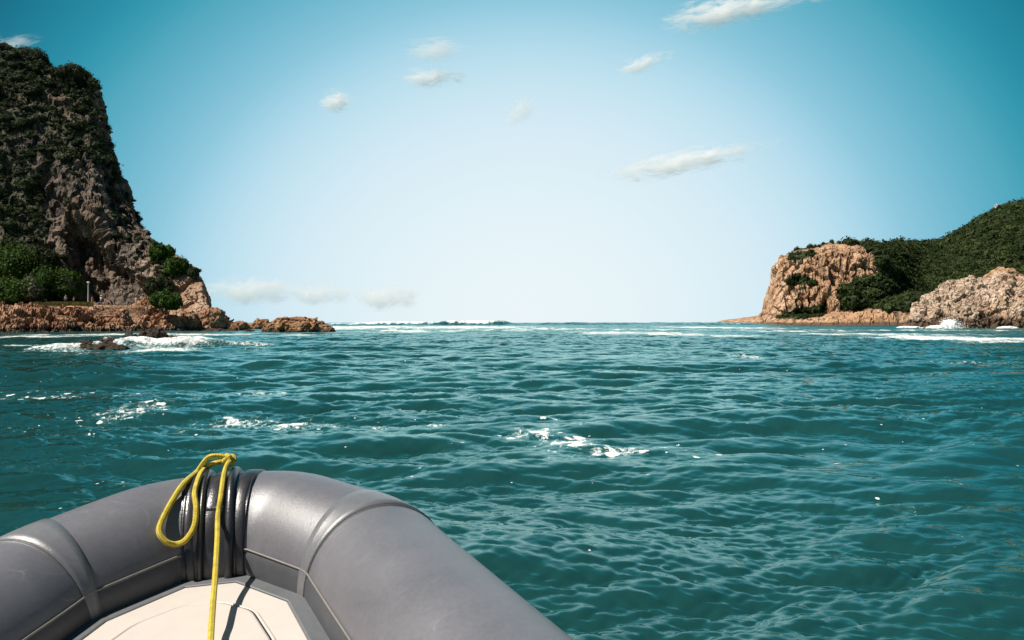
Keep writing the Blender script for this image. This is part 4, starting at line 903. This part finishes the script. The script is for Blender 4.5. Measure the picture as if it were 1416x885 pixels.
def rounded(d, r=.05, k=3):
    p = inset(d); rr_ = [r] * (len(p) - 2); return fillet([tuple(q) for q in p], rr_, k)
HATCH = [(-.75, .8), (-.245, 2.31), (-.17, 2.485), (-.052, 2.578), (.056, 2.578), (.168, 2.495), (.245, 2.31), (.75, .8)]
def hatch(d):
    p = np.array(HATCH); c = np.array([0, 1.9]); q = []
    for i in range(len(p)):
        def nr(a, b): t = (b - a) / np.linalg.norm(b - a); return np.array([t[1], -t[0]])
        n0 = nr(p[max(i - 1, 0)], p[max(i, 1)]); n1 = nr(p[min(i, len(p) - 2)], p[min(i + 1, len(p) - 1)]); m = n0 + n1; m /= np.linalg.norm(m); q.append(p[i] + m * d / max(.4, m @ n0))
    return fillet([tuple(x) for x in q], [.12, .12, .10, .10, .12, .12], 5)
deck_obj('deck', [(inset(W1 + .0085), -.03), (inset(W1 + .0085), .004), (inset(W1 + .012), .0065), (inset(W1 + .05), .0065)], M['gel'], True)
deck_obj('hatch_rim', [(hatch(-.012), .0063), (hatch(-.008), .0115), (hatch(-.004), .0125), (hatch(0.), .0105)], M['gel'], False)
deck_obj('hatch_lid', [(hatch(.006), .0068), (hatch(.0065), .0135), (hatch(.011), .0160), (hatch(.016), .0164)], M['gel'], True)
gv = [bw(p[0], p[1], DZ + .0085) for p in hatch(.003)]
to_boat(np_mesh('gasket', *tube_mesh(gv, .0032, 6), M['black'], True))
# hatch latch at the bottom edge of the picture
lx, ly = -.225, 2.375
bm = bmesh.new(); c0 = bw(lx, ly, DZ + .018); box(bm, c0, (.062, .026, .012)); bmesh.ops.bevel(bm, geom=bm.edges[:], offset=.004, segments=2, affect='EDGES'); to_boat(bm_obj('latch', bm, M['black']))
# hull under the deck
ks = [(y, max(.05, w)) for y, w in ((-2.5, .9), (-1., .92), (.5, .9), (1.5, .72), (2.3, .40), (2.8, .10))]
bm = bmesh.new(); rows_ = []
for y, w in ks:
    kz = -.30 - .14 * min(1, (2.9 - y) / 1.5); rows_.append([bm.verts.new(bw(x, y, z)) for x, z in ((-w, -.12), (-w * .85, -.26), (0, kz - .02), (w * .85, -.26), (w, -.12))])
for a, b in zip(rows_[:-1], rows_[1:]):
    for i in range(4): bm.faces.new([a[i], a[i + 1], b[i + 1], b[i]])
bm.faces.new(rows_[0]); bm.faces.new(rows_[-1][::-1]); to_boat(bm_obj('hull', bm, M['gel'], None, False))

# ------------------------------------------------------------------ yellow rope
def rope_mat():
    m, nt, b = new_mat('yellow_rope_braid'); a = nd(nt, 'ShaderNodeAttribute', attribute_name='along'); c = nd(nt, 'ShaderNodeAttribute', attribute_name='round')
    w1 = math_n(nt, 'SINE', math_n(nt, 'ADD', math_n(nt, 'MULTIPLY', a.outputs['Fac'], 620.), math_n(nt, 'MULTIPLY', c.outputs['Fac'], 3.)))
    w2 = math_n(nt, 'SINE', math_n(nt, 'SUBTRACT', math_n(nt, 'MULTIPLY', a.outputs['Fac'], 620.), math_n(nt, 'MULTIPLY', c.outputs['Fac'], 3.)))
    s = math_n(nt, 'MULTIPLY', w1, w2); tc = nd(nt, 'ShaderNodeTexCoord'); n = noise(nt, tc.outputs['Object'], 45., 4)
    r = ramp(nt, [(.25, (.36, .25, .006)), (.55, (.58, .44, .012)), (.85, (.66, .55, .05))])
    nt.links.new(math_n(nt, 'ADD', math_n(nt, 'MULTIPLY', s, .18), n.outputs[0]), r.inputs[0]); nt.links.new(r.outputs[0], b.inputs['Base Color']); b.inputs['Roughness'].default_value = .6
    b.inputs['Sheen Weight'].default_value = .2; nt.links.new(bump(nt, s, .6, .0018), b.inputs['Normal']); return m
M['rope'] = rope_mat()
bvh_t = None
tv, tf = [], []
for o in boat.children:
    if o.name.split('.')[0] in ('tube_section', 'bow_patch', 'bow_rib', 'deck', 'deck_flange', 'hatch_lid', 'hatch_rim'):
        k = len(tv); tv += [v.co.copy() for v in o.data.vertices]; tf += [[i + k for i in p.vertices] for p in o.data.polygons]
bvh_t = BVHTree.FromPolygons(tv, tf)
RR_ = .0098
def on_boat(px, py, lift=RR_ * 1.15, Yd=None):
    """where the sight line meets the boat, lifted off its surface"""
    if Yd is not None: return world_at(px, py, Yd)
    d = (world_at(px, py, 1.) - Vector((0, 0, HC))).normalized(); loc, nor, _, _ = bvh_t.ray_cast(Vector((0, 0, HC)), d)
    if loc is None: return world_at(px, py, 2.9)
    if nor.dot(d) > 0: nor = -nor
    return loc + nor * lift
def rope_part(name, pts, r, parent, closed=False):
    P = smooth_path(pts, 14) if not closed else np.array(pts); v, f = tube_mesh(P, r, 12, closed); s = np.concatenate([[0], np.cumsum(np.linalg.norm(np.diff(P, axis=0), axis=1))])
    o = np_mesh(name, v, f, M['rope'], True, {'along': np.repeat(s, 12), 'round': np.tile(np.linspace(0, 2 * np.pi, 12, endpoint=False), len(P))})
    o.parent = parent; o.matrix_parent_inverse = Matrix.Translation(-parent.location); return o
kn = on_boat(316, 650, .03); kn = Vector((kn.x, kn.y, kn.z)); KY = kn.y
rope = thing('rope', kn, 'yellow braided rope knotted over the bow with a hanging loop', 'rope')
def kp(px, py, dY=0.): return world_at(px, py, KY + dY)
def surf(px, py, extra=0.): return on_boat(px, py, RR_ * 1.1 + extra)
rope_part('loop', [kp(316, 634, .0), kp(304, 630.5, -.01), kp(288, 633, -.02), surf(273, 652, .012), surf(256, 674, .008), surf(238, 697, .004), surf(222, 724, .006), surf(217.5, 740, .01), surf(226, 752, .014), surf(243, 754, .014), surf(260, 746, .010),
                   surf(271, 728, .006), surf(272.5, 705, .004), surf(271, 685, .004), surf(275, 664, .006), surf(284, 648, .01), kp(296, 641, .0), kp(312, 638, .03)], RR_, rope)
ln = [kp(322, 637, .03), kp(316, 640, -.03), surf(309.5, 660), surf(306, 690), surf(303.5, 715, .004)]
a = ln[-1]; e = on_boat(292, 880, 0.); e = world_at(292, 880, e.y * .955); m_ = [world_at(301, 745, a.y + (e.y - a.y) * .18), world_at(298.5, 790, a.y + (e.y - a.y) * .42), world_at(295, 835, a.y + (e.y - a.y) * .72)]
e2 = world_at(287, 985, 1.72); e3 = world_at(283, 1120, 1.42)
rope_part('line', ln + m_ + [e, e2, e3], RR_ * .92, rope)
kq = []
for t in np.linspace(0, 2 * np.pi * 2, 60, endpoint=False):
    kq.append(kn + Vector(((.013 + .005 * math.cos(1.5 * t)) * math.cos(t), .012 * math.sin(1.5 * t), (.013 + .005 * math.cos(1.5 * t)) * math.sin(t))) + (kp(317, 636) - kn))
rope_part('knot', kq, RR_ * .95, rope, True)

# ------------------------------------------------------------------ clouds
def cloud_mat(name, dens, streak, size, lo=1.72, hi=2.35):
    m, nt, b = new_mat(name); nt.nodes.remove(b); tc = nd(nt, 'ShaderNodeTexCoord'); co = tc.outputs['Object']
    n = noise(nt, co, 2.6 / size, 8, .68, .9, streak)
    a = nd(nt, 'ShaderNodeVectorMath', operation='MULTIPLY'); at = nd(nt, 'ShaderNodeAttribute', attribute_type='OBJECT', attribute_name='inv_size')
    nt.links.new(co, a.inputs[0]); nt.links.new(at.outputs['Vector'], a.inputs[1])
    ln_ = nd(nt, 'ShaderNodeVectorMath', operation='LENGTH'); nt.links.new(a.outputs[0], ln_.inputs[0])
    fall = nd(nt, 'ShaderNodeMapRange'); fall.interpolation_type = 'SMOOTHSTEP'; fall.inputs[1].default_value = 1.; fall.inputs[2].default_value = .1; nt.links.new(ln_.outputs['Value'], fall.inputs[0])
    t = math_n(nt, 'ADD', math_n(nt, 'MULTIPLY', n.outputs[0], 2.9), math_n(nt, 'MULTIPLY', fall.outputs[0], .62))
    mr = nd(nt, 'ShaderNodeMapRange'); mr.inputs[1].default_value = lo; mr.inputs[2].default_value = hi; nt.links.new(t, mr.inputs[0])
    de = math_n(nt, 'MULTIPLY', math_n(nt, 'MULTIPLY', math_n(nt, 'MINIMUM', math_n(nt, 'MULTIPLY', fall.outputs[0], 4.), 1.), mr.outputs[0]), dens)
    v = nd(nt, 'ShaderNodeVolumePrincipled'); v.inputs['Color'].default_value = (.995, .985, .99, 1); v.inputs['Anisotropy'].default_value = 0.; nt.links.new(de, v.inputs['Density'])
    nt.links.new(v.outputs[0], nt.nodes['Material Output'].inputs['Volume']); return m
sc.cycles.volume_bounces = 10; sc.cycles.max_bounces = 12; sc.cycles.volume_max_steps = 96
M['cloud'] = cloud_mat('cloud_vapour', .06, (.45, 1, 1.8), 90.); M['wisp'] = cloud_mat('thin_cloud_vapour', .026, (.3, 1, 2.), 90.); M['heap'] = cloud_mat('heap_cloud_vapour', .0075, (.7, 1, 1.1), 330., 1.5, 2.2)
def cloud(px, py, hw, hh, tilt, mat, seed, label, Y=3000., flat=False):
    v, f = ICO[4]; o = seed * 4.1; k = 1.4 * Y / FP; w, h = hw * k, hh * k
    p = v * (w, min(w, .9 * h), h)
    ob = np_mesh('cloud', p, f, M[mat], True); ob.location = world_at(px, py, Y); ob.rotation_euler = (0, -tilt, 0); ob['inv_size'] = [1 / w, 1 / min(w, .9 * h), 1 / h]
    return tag(ob, label, 'cloud', 'small clouds over the sea')
cloud(1000, 16, 84, 22, .18, 'cloud', 1, 'broad white cloud cut by the top edge of the picture')
cloud(1075, 3, 70, 12, .14, 'wisp', 2, 'thin tail trailing right from the broad top cloud')
cloud(890, 86, 38, 13, .30, 'cloud', 3, 'small ragged white cloud below the broad top cloud')
cloud(603, 68, 44, 20, .0, 'wisp', 4, 'faint veil of cloud just above the oval cloud')
cloud(596, 106, 44, 15, .0, 'cloud', 5, 'small oval white cloud below the faint veil')
cloud(465, 139, 24, 17, .0, 'cloud', 6, 'small round white puff left of the oval cloud')
cloud(720, 152, 30, 18, .6, 'wisp', 7, 'faint tilted wisp in the middle of the sky')
cloud(935, 226, 105, 19, .17, 'cloud', 8, 'long slanting streak of white cloud above the right side of the sea')
cloud(1010, 205, 70, 10, .12, 'wisp', 9, 'thin upper end of the long slanting streak')
cloud(20, 58, 40, 12, .1, 'wisp', 10, 'faint wisp above the left cliff top')
cloud(345, 402, 62, 19, .0, 'heap', 11, 'widest low heap cloud at the sea horizon, beside the cliff', 9000., True)
cloud(440, 406, 42, 15, .0, 'heap', 12, 'middle low heap cloud at the sea horizon', 9000., True)
cloud(532, 410, 46, 18, .0, 'heap', 13, 'right low heap cloud at the sea horizon', 9000., True)
